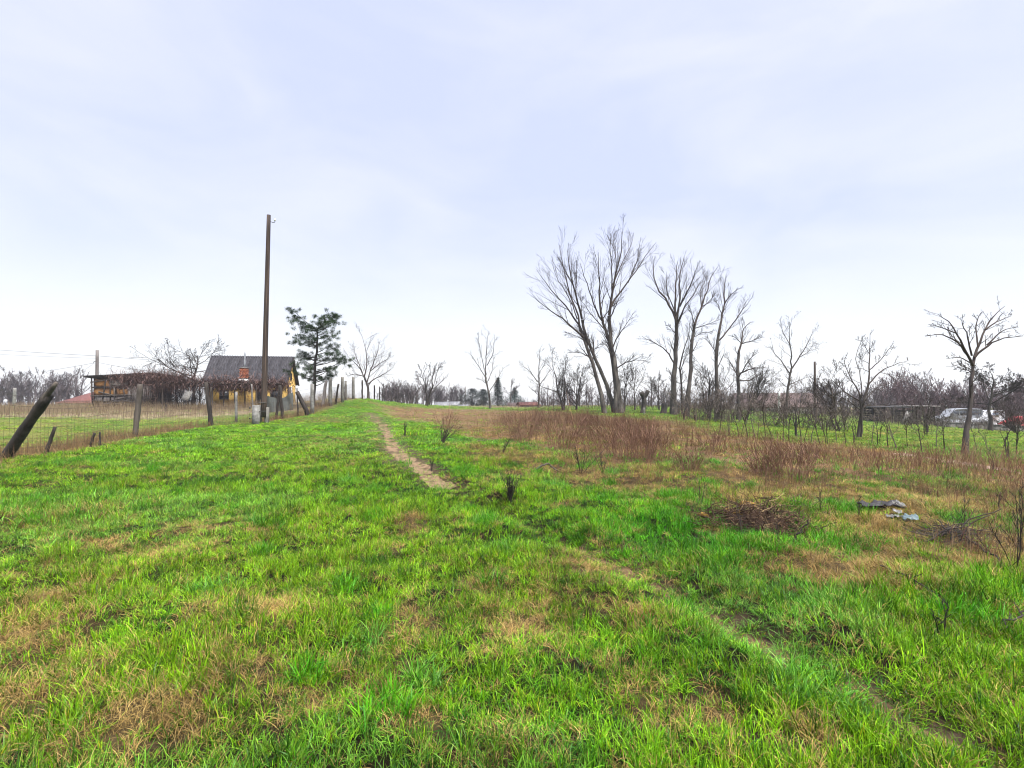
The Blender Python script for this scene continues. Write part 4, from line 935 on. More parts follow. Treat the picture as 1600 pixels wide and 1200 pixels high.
for k, (px, py, hpx, n, lab) in enumerate([(1005, 717, 52, 26, 'large fan shaped rust brown dry bush at the front of the thicket'), (968, 714, 46, 18, 'rust brown dry bush just left of the large fan shaped one'), (880, 700, 42, 18, 'reddish dry bush near the middle of the thicket'), (820, 690, 40, 18, 'purplish dry bush at the left end of the thicket'),
                                           (1235, 746, 52, 22, 'dark based rust brown dry bush standing alone on the right'), (1075, 738, 32, 14, 'low rust brown dry bush behind the debris pile'), (1195, 742, 36, 14, 'low brown dry bush left of the dark based one'), (698, 668, 24, 14, 'small rust brown dry bush on the bank left of the thicket'), (1115, 702, 30, 14, 'brown dry bush right of the thicket near the hedge')]):
    b = G(px, py); shrub('dry_bush', lab, b, hpx * mpp(b[1]) * 1.05, 820 + k, n * 3, .42, 'rust', .003, .0055, RB, group=gB, br_=.5)
for k, (px, py, hm, lab) in enumerate([(1585, 895, .75, 'thin branching dead twigs at the right edge above the grass'), (1598, 868, .8, 'taller dead twigs touching the right edge of the view'), (1470, 1000, .30, 'lone dark dead stem in the green grass at lower right'), (1340, 812, .34, 'dead brown stalks left of the dark roofing sheet'), (1282, 800, .28, 'brown dead stalks behind the debris pile'), (1160, 838, .34, 'thin dead stalk rising from the debris pile front'), (1215, 850, .30, 'second thin dead stalk at the debris pile front'),
                                       (1505, 838, .42, 'dead stalk standing in the brush pile'), (1480, 770, .5, 'dark dead stalk behind the brush pile'), (1560, 800, .45, 'brown dead stalk right of the brush pile'), (1095, 790, .35, 'thin dead stalk left of the debris pile')]):
    shrub('dead_stalk', lab, G(px, py), hm, 840 + k, 3 if k < 2 else 2, .2, 'wood_dk' if k in (0, 1, 2, 8) else 'twig', .0025, .007, R1, group='dead stalks', cat='stalk')
def stick(label, pix, r0, r1, m='wood_dk', seed=0, twigs=4, lift=.05):
    rng = rngof(900 + seed); g = [G(a, b) + np.array([0, 0, z]) for a, b, z in pix]
    q = resample(g, 10); q[1:-1] += rng.normal(0, .012, (8, 3)); R = taper(10, r0, r1); mb = MB().tubes(q, R, 6)
    if twigs: mb.tubes(*grow(rng, q[None], R[None], twigs, .3, 1, 45, 12, .25, .02, .1, 4, .6, .003), 3)
    return tag(mb.build('fallen_branch', M[m], origin=g[0]), label, 'branch', 'fallen branches')
stick('arched fallen branch lying on the grass left of the dead bushes', [(836, 735, .0), (848, 733, .10), (858, 733, .10), (874, 737, .0)], .022, .016, 'wood', 1, 0)
stick('long thin fallen branch slanting down to the lone dark stem', [(1375, 893, .05), (1420, 915, .08), (1470, 945, .06)], .007, .004, 'wood_dk', 2, 5)
stick('long dark branch slanting right from the brush pile', [(1510, 850, .08), (1550, 878, .08), (1590, 908, .03)], .012, .006, 'wood_dk', 3, 3)
stick('dark fallen branch at the lower right edge', [(1552, 992, .0), (1580, 985, .07), (1612, 972, .12)], .008, .005, 'wood_dk', 4, 2)
stick('stick propped up slanting right of the debris pile', [(1238, 852, 0), (1250, 852, .14), (1262, 852, .27)], .014, .008, 'wood_dk', 5, 2)
stick('pinkish dry branch lying behind the debris pile', [(1188, 782, .03), (1230, 786, .06), (1300, 806, .02)], .012, .005, 'twig_red', 6, 8)
stick('dead branch flat on the grass left of the red thicket', [(735, 696, .02), (750, 692, .10), (762, 690, .05)], .02, .01, 'wood', 7, 5)

# ------------------------------------------------------------------ debris pile, rubbish and brush pile
def tangle(mb, rng, ctr, rx, ry, hz, n, ln, r0, npts=6, curl=.35):
    a, q = rng.uniform(0, 6.28, n), np.sqrt(rng.random(n)); x, y = ctr[0] + rx * q * np.cos(a), ctr[1] + ry * q * np.sin(a)
    z = H(x, y) + hz * (1 - q ** 2) * rng.random(n)
    d = nrm(np.stack([rng.normal(0, 1, n), rng.normal(0, .8, n), rng.normal(0, .25, n)], -1)); L = ln * rng.uniform(.4, 1.2, n)
    pts = [np.stack([x, y, z], -1)]
    for s in range(npts - 1):
        d = nrm(d + rng.normal(0, curl, (n, 3)) * np.array([1, 1, .6])); nx = pts[-1] + d * (L / (npts - 1))[:, None]
        nx[:, 2] = np.maximum(nx[:, 2], H(nx[:, 0], nx[:, 1]) + .005); pts.append(nx)
    mb.tubes(np.stack(pts, 1), (r0 * rng.uniform(.5, 1.4, n))[:, None] * np.linspace(1, .4, npts), 3)
rng = rngof(931)
dp = G(1185, 830)
pile = thing('debris_pile', 'heap of dark rotting plant stems in the grass at centre right', 'debris', dp)
core = MB()
nx_, ny_ = 22, 12
uu, vv_ = np.meshgrid(np.linspace(-1, 1, nx_), np.linspace(-1, 1, ny_), indexing='ij')
X, Yy = dp[0] + uu * .62 + vv_ * .12, dp[1] + .22 + vv_ * .36 - uu * .20
Zz = H(X, Yy) - .03 + .13 * np.clip(1 - uu ** 2 - vv_ ** 2, 0, 1) ** .6 * (.6 + .8 * fbm(X * 6, Yy * 6, 7))
ii, jj = np.meshgrid(np.arange(nx_ - 1), np.arange(ny_ - 1), indexing='ij')
core.add(np.stack([X, Yy, Zz], -1), np.stack([ii * ny_ + jj, (ii + 1) * ny_ + jj, (ii + 1) * ny_ + jj + 1, ii * ny_ + jj + 1], -1).reshape(-1, 4))
core.build('core', mat('rotting_plants', (.05, .03, .02), (.012, .008, .006), 14, .95, 1.0), pile, smooth=True)
tg = MB(); tangle(tg, rng, dp + np.array([0, .2, 0]), .74, .46, .26, 800, .40, .006, 6, .6); tg.build('stems', mat('rotting_stems', (.10, .055, .032), (.028, .017, .012), 5, .9, 0), pile)
tg = MB(); tangle(tg, rng, dp + np.array([.1, .2, 0]), .6, .36, .33, 170, .30, .0042, 6, .6); tg.build('straw', mat('pale_straw', (.42, .30, .16), (.26, .17, .09), 5, .9, 0), pile)
for k, (px, py, s) in enumerate([(1163, 790, .09), (1175, 793, .08), (1098, 803, .07), (1135, 796, .07), (1152, 800, .06)]):
    g = G(px, py + 18); e = np.array([math.cos(k * 1.3 + .3), math.sin(k * 1.3), .15]) * s
    c0 = g + np.array([0, -.02, .17 if k < 2 else .12])
    MB().tubes(resample([c0 - e, c0 + np.array([0, 0, .02]), c0 + e], 7), np.array([.006, .026, .034, .036, .032, .022, .005]), 7, cap=True).build('husk', M['husk'], pile, smooth=True)
rng = rngof(941)
bp = G(1500, 845)
brush = thing('brush_pile', 'small pile of dark broken twigs on the olive grass at right', 'brush pile', bp)
tg = MB(); tangle(tg, rng, bp + np.array([0, .1, 0]), .40, .28, .14, 240, .34, .0045, 6, .3); tg.build('twigs', M['bark2'], brush)
tg = MB()
for a, b, z0, c, d, z1 in [(1470, 846, .05, 1565, 838, .32), (1495, 845, .05, 1548, 838, .24), (1445, 850, .02, 1520, 845, .20), (1490, 850, .02, 1465, 838, .2)]:
    q = resample([G(a, b) + np.array([0, 0, z0]), (G(a, b) + G(c, d)) / 2 + np.array([0, 0, (z0 + z1) / 2 + .03]), G(c, d) + np.array([0, 0, z1])], 7)
    q[1:-1] += rng.normal(0, .02, (5, 3)); tg.tubes(q, taper(7, .011, .004), 5)
tg.build('branches', M['wood_dk'], brush)
def crumple(name, label, ctr, sx, sy, hz, rz, seed, m, cat, nx=14, ny=9, thick=.004, slope=0):
    rng = rngof(seed); u, v = np.meshgrid(np.linspace(-.5, .5, nx), np.linspace(-.5, .5, ny), indexing='ij')
    u = u + rng.normal(0, .012, u.shape); v = v + rng.normal(0, .015, v.shape)
    ca, sa = math.cos(rz), math.sin(rz); x, y = ctr[0] + sx * u * ca - sy * v * sa, ctr[1] + sx * u * sa + sy * v * ca
    z = H(x, y) + .015 + hz * (fbm(u * 5 + seed, v * 5, seed, 3)) ** 1.4 + slope * (v + .5)
    k = nx * ny; vv = np.concatenate([np.stack([x, y, z + thick], -1).reshape(-1, 3), np.stack([x, y, z], -1).reshape(-1, 3)])
    i, j = np.meshgrid(np.arange(nx - 1), np.arange(ny - 1), indexing='ij'); f = np.stack([i * ny + j, (i + 1) * ny + j, (i + 1) * ny + j + 1, i * ny + j + 1], -1).reshape(-1, 4)
    ring = np.concatenate([np.arange(nx - 1) * ny, (nx - 1) * ny + np.arange(ny - 1), (np.arange(nx - 1, 0, -1)) * ny + ny - 1, np.arange(ny - 1, 0, -1)]); r2 = np.roll(ring, -1)
    o = MB().add(vv, np.concatenate([f, f[:, ::-1] + k, np.stack([ring, ring + k, r2 + k, r2], -1)])).build(name, M[m], origin=(ctr[0], ctr[1], h1(ctr[0], ctr[1])), smooth=True)
    return tag(o, label, cat)
g = G(1375, 796); crumple('roofing_sheet', 'crumpled dark grey roofing sheet lying in the olive grass', g, .50, .26, .15, -.30, 951, 'felt', 'sheet', 26, 14, .006, .0)
g = G(1405, 797); crumple('plastic_scrap', 'white plastic scrap at the end of the dark roofing sheet', g, .13, .12, .10, .3, 952, 'plastic_w', 'plastic', slope=.05)
g = G(1402, 806); crumple('plastic_scrap', 'small white plastic scrap just below the dark roofing sheet', g, .10, .10, .07, 1.0, 953, 'plastic_w', 'plastic', slope=.03)
g = G(1396, 811); crumple('plastic_scrap', 'flat whitish plastic scrap lowest left of the rubbish', g, .16, .09, .05, -.2, 954, 'plastic_w', 'plastic')
g = G(1422, 815); crumple('plastic_scrap', 'pale blue plastic scrap right of the rubbish', g, .16, .10, .07, -.4, 955, 'plastic_b', 'plastic', slope=.03)

# ------------------------------------------------------------------ left fence
def post(name, label, pts, r0, r1, m, seed, square=False, group=None, cat='post', extra=None):
    rng = rngof(seed); q = resample(pts, 8 if not square else 5); q[0, 2] -= .25
    n = len(q); mb = MB()
    if square:
        mb.tubes(q, taper(n, r0 * 1.3, r1 * 1.3), 4, cap=True)
    else:
        q[1:-1] += rng.normal(0, r0 * .12, (n - 2, 3)); mb.tubes(q, taper(n, r0, r1) * rng.uniform(.88, 1.12, n), 9, cap=True)
    o = mb.build(name, M[m], origin=(q[0, 0], q[0, 1], q[0, 2] + .25), smooth=not square)
    return tag(o, label, cat, group)
gF = 'posts of the old wire fence'
def fp(label, a, b, Y, r0, r1, m='wood', sq=False, seed=0, Y2=None, mid=None):
    p0 = P(a[0], a[1], Y); p0[2] = h1(p0[0], Y)
    pts = [p0] + ([P(mid[0], mid[1], Y)] if mid else []) + [P(b[0], b[1], Y2 or Y)]
    return post('fence_post', label, pts, r0, r1, m, 1000 + seed, sq, gF)
base = P(8, 720, 12.5); base[2] = h1(base[0], 12.5)
lp = thing('fence_post', 'thick dark split log leaning steeply to the right at the left edge', 'post', base, gF)
MB().tubes(resample([base + np.array([-.25, 0, -.35]), base, P(40, 668, 12.3), P(76, 617, 12.1)], 12), taper(12, .135, .105) * rngof(5).uniform(.92, 1.08, 12), 10, cap=True).build('log', M['wood_dk'], lp, smooth=True)
MB().tubes(resample([P(62, 634, 12.15), P(75, 615, 12.05), P(88, 598, 12.0)], 8), np.array([.05, .07, .075, .07, .062, .058, .05, .04]), 8, cap=True).build('split_tip', M['wood'], lp, smooth=True)
fp('gnarled crooked grey fence post left of the tumbledown shed door', (210, 685), (219, 600), 19, .10, .085, 'wood', seed=1, mid=(214, 655))
fp('dark wooden fence post tilted left in front of the pergola', (331, 668), (322, 597), 24, .105, .085, 'wood_dk', seed=2)
fp('thin dark prop beside the tilted post in front of the pergola', (326, 664), (330, 605), 24.5, .05, .04, 'wood_dk', seed=3)
fp('slim pale concrete fence post between the tilted post and the utility pole', (369, 659), (369, 612), 26, .055, .05, 'conc', True, seed=4)
fp('pale crooked stick post just left of the concrete pole foot', (396, 640), (393, 600), 28, .05, .04, 'wood_gr', seed=5)
fp('left leg of the dark inverted V of posts by the grey tarpaulin', (431, 652), (437, 604), 27, .065, .055, 'wood_dk', seed=6)
fp('right leg of the dark inverted V of posts by the grey tarpaulin', (442, 654), (437, 602), 27, .08, .07, 'wood_dk', seed=7)
fp('thin wooden post left of the black leaning beam', (466, 648), (464, 606), 28.5, .035, .03, 'wood_dk', seed=8)
fp('black leaning beam propped against the fence under the pine', (483, 648), (464, 612), 28.5, .095, .085, 'wood_dk', True, seed=9)
fp('pale concrete fence post at the foot of the pine', (488, 643), (488, 600), 30, .09, .08, 'conc', True, seed=10)
fp('leaning grey timber post right of the pine trunk', (504, 632), (510, 595), 33, .11, .09, 'wood_gr', seed=11)
fp('upright concrete fence post between the pine and the mound', (516, 633), (516, 591), 33, .09, .08, 'conc_dk', True, seed=12)
fp('short dark leaning post on the left slope of the mound', (524, 626), (529, 600), 35, .07, .06, 'wood_dk', seed=13)
for k, (x0, y0, y1, Y, r, m, lab) in enumerate([(535, 627, 589, 36, .085, 'conc_dk', 'first and tallest concrete post on the crest of the mound'), (540, 623, 595, 38, .07, 'conc_dk', 'second concrete post on the mound, close behind the first'), (552, 622, 589, 39.5, .085, 'conc_dk', 'third concrete post on the mound, left of the round headed tree'),
                                                (566, 621, 594, 42, .07, 'wood_dk', 'fourth post on the mound, just left of the round headed tree'), (585, 621, 602, 46, .07, 'wood_dk', 'first dark post right of the round headed tree trunk'), (593, 622, 604, 48, .06, 'wood_dk', 'second dark post right of the round headed tree trunk'), (598, 623, 608, 50, .06, 'wood_dk', 'last and smallest dark post at the right end of the mound')]):
    fp(lab, (x0, y0), (x0, y1), Y, r, r * .9, m, m != 'wood_dk', seed=20 + k)
for k, (a, b, Y, r, lab) in enumerate([((72, 702), (86, 667), 14, .05, 'short dark leaning stake right of the leaning log'), ((140, 698), (148, 676), 16, .04, 'short tilted stake, left of the pair by the fence foot'), ((156, 694), (156, 675), 16.4, .035, 'short upright stake, right of the pair by the fence foot')]):
    fp(lab, a, b, Y, r, r * .8, 'wood_dk', seed=40 + k)
post('concrete_post', 'pale concrete post in front of the hazy wood at far left', [at(23, 60), P(23, 606, 60)], .17, .15, 'conc', 1060, True)
post('wooden_post', 'short dark post standing in the weeds below the shed vines', [at(260, 36), P(260, 632, 36)], .08, .07, 'wood_dk', 1061)
post('wooden_post', 'short dark post in front of the brown hedge', [at(1069, 33), P(1069, 645, 33)], .07, .06, 'wood_dk', 1062)
post('wooden_post', 'short thick dark post under the leftmost brown shrub', [at(1086, 32), P(1086, 648, 32)], .09, .08, 'wood_dk', 1063)
post('concrete_post', 'thin pale post on the bank in front of the tall stump', [at(1006, 39), P(1006, 637, 39)], .05, .045, 'conc', 1064, True)

# wire strands
wf = thing('wire_fence', 'sagging rusty wire netting strung between the left fence posts', 'fence', at(8, 12.5))
line = [(8, 12.5), (213, 19), (328, 24), (412, 25.5), (440, 27), (488, 30), (516, 33), (535, 36), (552, 39.5)]
rng = rngof(1100)
def along(hh, sag):
    pts = []
    for (a, ya), (b, yb) in zip(line[:-1], line[1:]):
        pa, pb = at(a, ya), at(b, yb)
        for t in np.linspace(0, 1, 14)[:-1]:
            p = pa + (pb - pa) * t; p[2] = p[2] * .5 + .5 * h1(p[0], p[1]) + hh - sag * 4 * t * (1 - t) + rng.normal(0, .008); pts.append(p)
    return np.array(pts)
for hh, sag in ((.18, .02), (.45, .05), (.72, .06), (1.0, .10), (1.3, .12), (1.55, .16)):
    q = along(hh, sag); MB().tubes(q, np.full(len(q), .0038), 4).build('strand', M['wire'], wf)
net = MB(); lo, hi = along(.05, .0), along(1.28, .11)
for k in range(len(lo) - 1):
    for t in (0, .34, .67):
        a, b = lo[k] * (1 - t) + lo[k + 1] * t, hi[k] * (1 - t) + hi[k + 1] * t
        net.tubes(resample([a, (a + b) / 2 + rng.normal(0, .02, 3), b], 4), np.full(4, .0028), 3)
tag(net.build('netting', M['wire'], wf), 'thin upright netting wires', kind='stuff')

# ------------------------------------------------------------------ utility poles and cables
Y0 = 24.4
b = P(411, 664, Y0); b[2] = h1(b[0], Y0)
up_ = thing('utility_pole', 'tall bare wooden utility pole bolted to a concrete foot by the fence', 'utility pole', b)
top = P(420, 336, Y0)
MB().tubes(resample([P(412.2, 652, Y0), P(414, 560, Y0), top], 14), taper(14, .14, .09), 12, cap=True).build('pole', M['pole'], up_, smooth=True)
zt = P(402, 633, Y0)[2]
ft = MB().box((P(401.5, 640, Y0 - .05)[0], Y0 - .05, (b[2] - .4 + zt) / 2), (.34, .28, zt - b[2] + .4), 0, None, .96).build('concrete_foot', M['conc'], up_)
for zz, s in ((.72, .085), (.22, .07)): MB().tubes(np.array([[P(402, 0, Y0)[0], Y0 - .19, b[2] + zz], [P(402, 0, Y0)[0], Y0 - .215, b[2] + zz]]), np.array([s, s]) * .6, 8, cap=True).build('bolt', M['iron'], ft)
MB().box((P(402, 0, Y0)[0], Y0 - .197, b[2] + .47), (.02, .006, .34)).build('groove', M['iron'], ft)
MB().box((P(413.5, 640, Y0)[0] + .08, Y0 + .06, (b[2] - .4 + zt) / 2 - .05), (.15, .2, zt - b[2] + .3), 0, None, .96).build('concrete_foot', M['conc_dk'], up_)
for zz in (.55, .95): MB().tubes(np.array([[b[0] - .02 + .185 * math.cos(a), Y0 + .185 * math.sin(a), b[2] + zz] for a in np.linspace(0, 6.28, 15)]), np.full(15, .018), 5).build('iron_strap', M['iron'], up_)
hk = top + np.array([.1, 0, -.32])
ins = MB().tubes(resample([hk, hk + np.array([.12, 0, -.06]), hk + np.array([.2, 0, -.02]), hk + np.array([.2, 0, .06])], 8), np.full(8, .014), 6).build('insulator_hook', M['iron'], up_)
MB().tubes(np.array([hk + np.array([.2, 0, z]) for z in (.03, .05, .08, .10, .13, .15)]), np.array([.03, .05, .045, .03, .042, .02]), 10, cap=True).build('insulator', M['ceramic'], ins, smooth=True)
Y1 = 46
b = at(152, Y1); up2 = thing('utility_pole', 'distant grey utility pole with a small hook beside the shed', 'utility pole', b)
MB().tubes(resample([b - np.array([0, 0, .3]), P(152, 547, Y1)], 8), taper(8, .16, .12), 9, cap=True).build('pole', M['wood_gr'], up2, smooth=True)
hk = P(150, 565, Y1); MB().tubes(resample([hk, hk + np.array([-.16, -.02, .02]), hk + np.array([-.22, -.02, -.10])], 6), np.full(6, .025), 6).build('insulator_hook', M['iron'], up2)
b = at(1273, 50); up3 = thing('utility_pole', 'brown wooden utility pole standing right of the cream house', 'utility pole', b)
MB().tubes(resample([b - np.array([0, 0, .3]), P(1273, 565, 50)], 8), taper(8, .12, .09), 9, cap=True).build('pole', M['pole'], up3, smooth=True)
MB().tubes(resample([P(1273, 571, 50), P(1273, 571, 50) + np.array([.2, 0, .05]), P(1273, 569, 50) + np.array([.2, 0, .15])], 5), np.full(5, .02), 5).build('insulator_hook', M['iron'], up3)
post('utility_pole', 'tiny far utility pole above the low roofs in the middle', [at(727, 125), P(727, 604, 125)], .17, .13, 'wood_gr', 1070, cat='utility pole')
def cable(label, a, b, sag, r=.014):
    t = np.linspace(0, 1, 24)[:, None]; q = a + (b - a) * t; q[:, 2] -= sag * 4 * (t * (1 - t))[:, 0]
    tag(MB().tubes(q, np.full(24, r), 4).build('overhead_cable', M['cable'], origin=a), label, 'cable', 'overhead cables')
hk = hk0 = P(148, 567, Y1)
cable('upper overhead cable crossing the sky above the far left wood', P(-120, 537, 60), P(152, 556, Y1), .1)
cable('overhead cable running on from the distant pole behind the shed', P(152, 556, Y1), P(420, 571, 90), .2)
cable('second thin overhead cable just below the upper one at far left', P(-120, 546, 62), P(152, 560, Y1), .1, .010)
cable('cable falling left from the hook of the distant pole', hk0, P(-60, 594, 70), .25)
cable('service cable dropping steeply from the distant pole to the red roofed house', hk0, P(108, 592, 68), .1, .012)
cable('cable running from the distant pole down to the shed roof', P(152, 566, Y1), P(262, 583, 45), .1, .012)

# ------------------------------------------------------------------ yellow house
TH_ = math.radians(9.5)
FR = np.array([-19.35, 44.0]); ex = np.array([math.cos(TH_), math.sin(TH_)]); ey = np.array([-math.sin(TH_), math.cos(TH_)])
LEN, DEP = 6.7, 4.0
FL = FR - ex * LEN
zg = h1(*(FR - ex * 3)) - .1; z_e, z_r = P(449, 600, 44)[2], P(457, 559.5, 46)[2]
def hw(u, v, z): q = FL + ex * u + ey * v; return np.array([q[0], q[1], z])
house = thing('house', 'small yellow house with a dark grey corrugated roof behind the fence', 'house', hw(LEN / 2, DEP / 2, zg))
def quadbox(mb, u0, u1, v0, v1, z0, z1):
    v = [hw(u, w, z) for z in (z0, z1) for u, w in ((u0, v0), (u1, v0), (u1, v1), (u0, v1))]
    return mb.add(v, [[0, 3, 2, 1], [4, 5, 6, 7], [0, 1, 5, 4], [1, 2, 6, 5], [2, 3, 7, 6], [3, 0, 4, 7]])
mb = MB(); w0, w1 = .25, LEN - .18
quadbox(mb, w0, w1, .30, DEP - .30, zg - .3, z_e + .05)
vm = DEP / 2
for u in (w0, w1 - .2):
    v = [hw(u, .30, z_e + .05), hw(u, DEP - .30, z_e + .05), hw(u, vm, z_r - .12), hw(u + .2, .30, z_e + .05), hw(u + .2, DEP - .30, z_e + .05), hw(u + .2, vm, z_r - .12)]
    mb.add(v, [[0, 3, 5, 2], [1, 2, 5, 4]], [[0, 2, 1], [3, 4, 5]])
mb.build('wall', M['yellow'], house)
roof = MB()
for s in (0, 1):
    vv = [(-.0, z_e - .04), (vm, z_r - .05)] if s == 0 else [(DEP, z_e - .04), (vm, z_r - .05)]
    pts = [hw(u, v, z + dz) for dz in (0, .04) for u, (v, z) in ((0, vv[0]), (LEN, vv[0]), (LEN, vv[1]), (0, vv[1]))]
    roof.add(pts, [[0, 3, 2, 1], [4, 5, 6, 7], [0, 1, 5, 4], [1, 2, 6, 5], [2, 3, 7, 6], [3, 0, 4, 7]])
roof = roof.build('roof', M['wood_dk'], house)
ncol, sw = 8, (LEN + .1) / 8
def sheet_mesh():
    n = 33; u = np.linspace(0, sw, n); wave = .07 * np.cos(u / (sw / 4) * 2 * np.pi)
    sl = np.array([vm, z_r - z_e]) / 2 * 1.04; nn = np.array([-sl[1], sl[0]]) / np.hypot(*sl)
    v = []
    for t in (0, 1):
        for a, w in zip(u, wave):
            vv, z = sl[0] * t + nn[0] * w, sl[1] * t + nn[1] * w; q = ex * a + ey * vv; v.append((q[0], q[1], z))
    return MB().add(v, [[k, k + 1, n + k + 1, n + k] for k in range(n - 1)])
sm = sheet_mesh().mesh('roof_sheet', M['roof'], smooth=True)
rng = rngof(1200)
for row in range(2):
    for c in range(ncol):
        o = bpy.data.objects.new('roof_sheet', sm); COL.objects.link(o); o.parent = roof
        q = hw(-.05 + c * sw, vm / 2 * row - .06, z_e + (z_r - z_e) / 2 * row + .045 + .03 * row + rng.uniform(0, .012)) - ORG[roof.name]
        o.location = q
MB().tubes(np.array([hw(u, vm, z_r + .03) for u in np.linspace(-.12, LEN + .12, 12)]), np.full(12, .10), 8, cap=True).build('ridge_cap', M['roof'], roof, smooth=True)
for s in (0, 1):
    e0 = hw(LEN + .03, -.05 if s == 0 else DEP + .05, z_e - .05); e1 = hw(LEN + .03, vm, z_r - .02)
    MB().tubes(np.array([e0, e1]), np.array([.07, .07]), 4, cap=True).build('verge_board', M['wood_dk'], roof)
# gable opening and its door
wv = MB(); quadbox(wv, w1 - .02, w1 + .03, vm - .22, vm + .22, z_e + .45, z_e + .95); gw = wv.build('window', M['dark'], house)
fr = MB()
for a0, a1, b0, b1 in ((vm - .28, vm + .28, z_e + .95, z_e + 1.02), (vm - .28, vm + .28, z_e + .38, z_e + .45), (vm - .28, vm - .22, z_e + .45, z_e + .95), (vm + .22, vm + .28, z_e + .45, z_e + .95)): quadbox(fr, w1 - .02, w1 + .045, a0, a1, b0, b1)
fr.build('window_frame', M['wood'], gw)
dr = MB(); quadbox(dr, w1 - .02, w1 + .04, 1.2, 2.1, zg, zg + 1.85); dr = dr.build('door', M['wood'], house)
fr = MB(); quadbox(fr, w1 - .02, w1 + .06, 2.1, 2.32, zg, zg + 1.9); fr.build('door_frame', M['white'], dr)
for u in (1.3, 5.35):
    q_ = MB(); quadbox(q_, u, u + .62, .27, .32, zg + .8, zg + 1.5); wnd = q_.build('window', M['glass'], house)
    fr = MB()
    for a0, a1, b0, b1 in ((u - .06, u + .68, zg + 1.5, zg + 1.57), (u - .06, u + .68, zg + .73, zg + .8), (u - .06, u, zg + .8, zg + 1.5), (u + .62, u + .68, zg + .8, zg + 1.5), (u + .28, u + .33, zg + .8, zg + 1.5)): quadbox(fr, a0, a1, .245, .33, b0, b1)
    fr.build('window_frame', M['wood'], wnd)
q_ = MB(); quadbox(q_, 4.1, 4.85, .265, .33, zg, zg + 1.75); q_.build('door', M['dark'], house)
# chimney: red brick courses over a mortar core, zinc flue
cxy = P(389, 0, 43.2)[:2]; cz0, cz1 = P(389, 597, 43.2)[2], P(389, 575.5, 43.2)[2]
ch = MB().box((cxy[0], cxy[1], (cz0 + cz1) / 2), (.50, .50, cz1 - cz0)).build('chimney', M['mortar'], house)
bmesh_ = MB().box((0, 0, 0), (.235, .11, .095)).mesh('brick', M['brick'])
nc = 8; hc = (cz1 - cz0 - .28) / nc
for r_ in range(nc):
    for s in range(2):
        for side, (ox, oy, rz) in enumerate(((0, -.215, 0), (.215, 0, math.pi / 2), (-.215, 0, math.pi / 2))):
            o = bpy.data.objects.new('brick', bmesh_); COL.objects.link(o); o.parent = ch; off = (s - .5) * .25 + (.03 if r_ % 2 else -.03)
            o.rotation_euler = (0, 0, rz); o.location = np.array([cxy[0] + (off if rz == 0 else ox), cxy[1] + (oy if rz == 0 else off), cz0 + .30 + (r_ + .5) * hc]) - ORG[ch.name]
            o.scale = (1, 1, min(1, hc * .86 / .095))
MB().box((cxy[0], cxy[1], cz1 + .03), (.58, .58, .06)).build('cap', M['conc'], ch)
MB().box((cxy[0], cxy[1], cz0 + .12), (.62, .62, .26), 0, None, .9).build('flashing', M['white'], ch)
MB().tubes(np.array([[cxy[0] + .05, cxy[1], z] for z in np.linspace(cz1, P(390, 548, 43.2)[2], 5)]), np.full(5, .065), 9, cap=True).build('flue_pipe', M['zinc'], ch, smooth=True)

# ------------------------------------------------------------------ pergola with vines, thicket, tarpaulin
def vines(mb, rng, A, B, n, spread, ln, r0, droop=.1):
    t = rng.random(n)[:, None]; st = A + (B - A) * t + rng.normal(0, 1, (n, 3)) * spread
    d = nrm(rng.normal(0, 1, (n, 3)) * np.array([1.2, .8, .6])); pts = [st]; L = ln * rng.uniform(.4, 1.3, n)
    for s in range(5):
        d = nrm(d + rng.normal(0, .45, (n, 3)) + np.array([0, 0, -droop])); pts.append(pts[-1] + d * (L / 5)[:, None])
    mb.tubes(np.stack(pts, 1), (r0 * rng.uniform(.5, 1.4, n))[:, None] * np.linspace(1, .4, 6), 2)
Yp = 40.5; zb = P(300, 598, Yp)[2]
pg = thing('pergola', 'low wooden pergola matted with bare vines in front of the yellow house', 'pergola', at(340, Yp))
A, B = P(250, 598, Yp), P(442, 600, Yp + 1); A2, B2 = A + np.array([0, 1.6, .05]), B + np.array([0, 1.6, .05])
for a, b_ in ((A, B), (A2, B2)): MB().tubes(resample([a, (a + b_) / 2 + np.array([0, 0, -.05]), b_], 8), np.full(8, .06), 6, cap=True).build('beam', M['wood_dk'], pg)
for k, t in enumerate((.02, .22, .42, .60, .78, .97)):
    for a, b_ in ((A, B), (A2, B2)):
        p = a + (b_ - a) * t; g = np.array([p[0] + .05, p[1], h1(p[0], p[1]) - .3]); MB().tubes(resample([g, p], 5), taper(5, .065, .05), 7).build('post', M['wood_dk' if k % 2 else 'wood'], pg)
for t in np.linspace(.05, .95, 9):
    p, q = A + (B - A) * t, A2 + (B2 - A2) * t; MB().tubes(np.array([p + np.array([0, -.2, .06]), q + np.array([0, .2, .06])]), np.array([.035, .035]), 5, cap=True).build('cross_bar', M['wood'], pg)
v = MB(); vines(v, rngof(1301), A + np.array([0, .6, .05]), B + np.array([0, .6, .0]), 2800, np.array([.2, .5, .17]), 1.1, .024); v.build('vines', M['vine'], pg)
tk = thing('vine_thicket', 'purplish mound of tangled bare vines swallowing the shed front', 'vines', at(255, 41.2))
v = MB()
for px, py, s, n in ((230, 590, .4, 420), (250, 592, .45, 520), (270, 593, .45, 520), (286, 598, .35, 300), (262, 604, .4, 300), (212, 592, .35, 320), (198, 593, .3, 220), (185, 592, .25, 130), (205, 604, .35, 160), (240, 610, .45, 260)):
    c = P(px, py, 41.3); vines(v, rngof(px), c + np.array([-.5, 0, 0]), c + np.array([.5, .3, 0]), n, np.array([s, s, s * .45]), 1.3, .015)
v.build('tangle', M['vine'], tk)
v = MB()
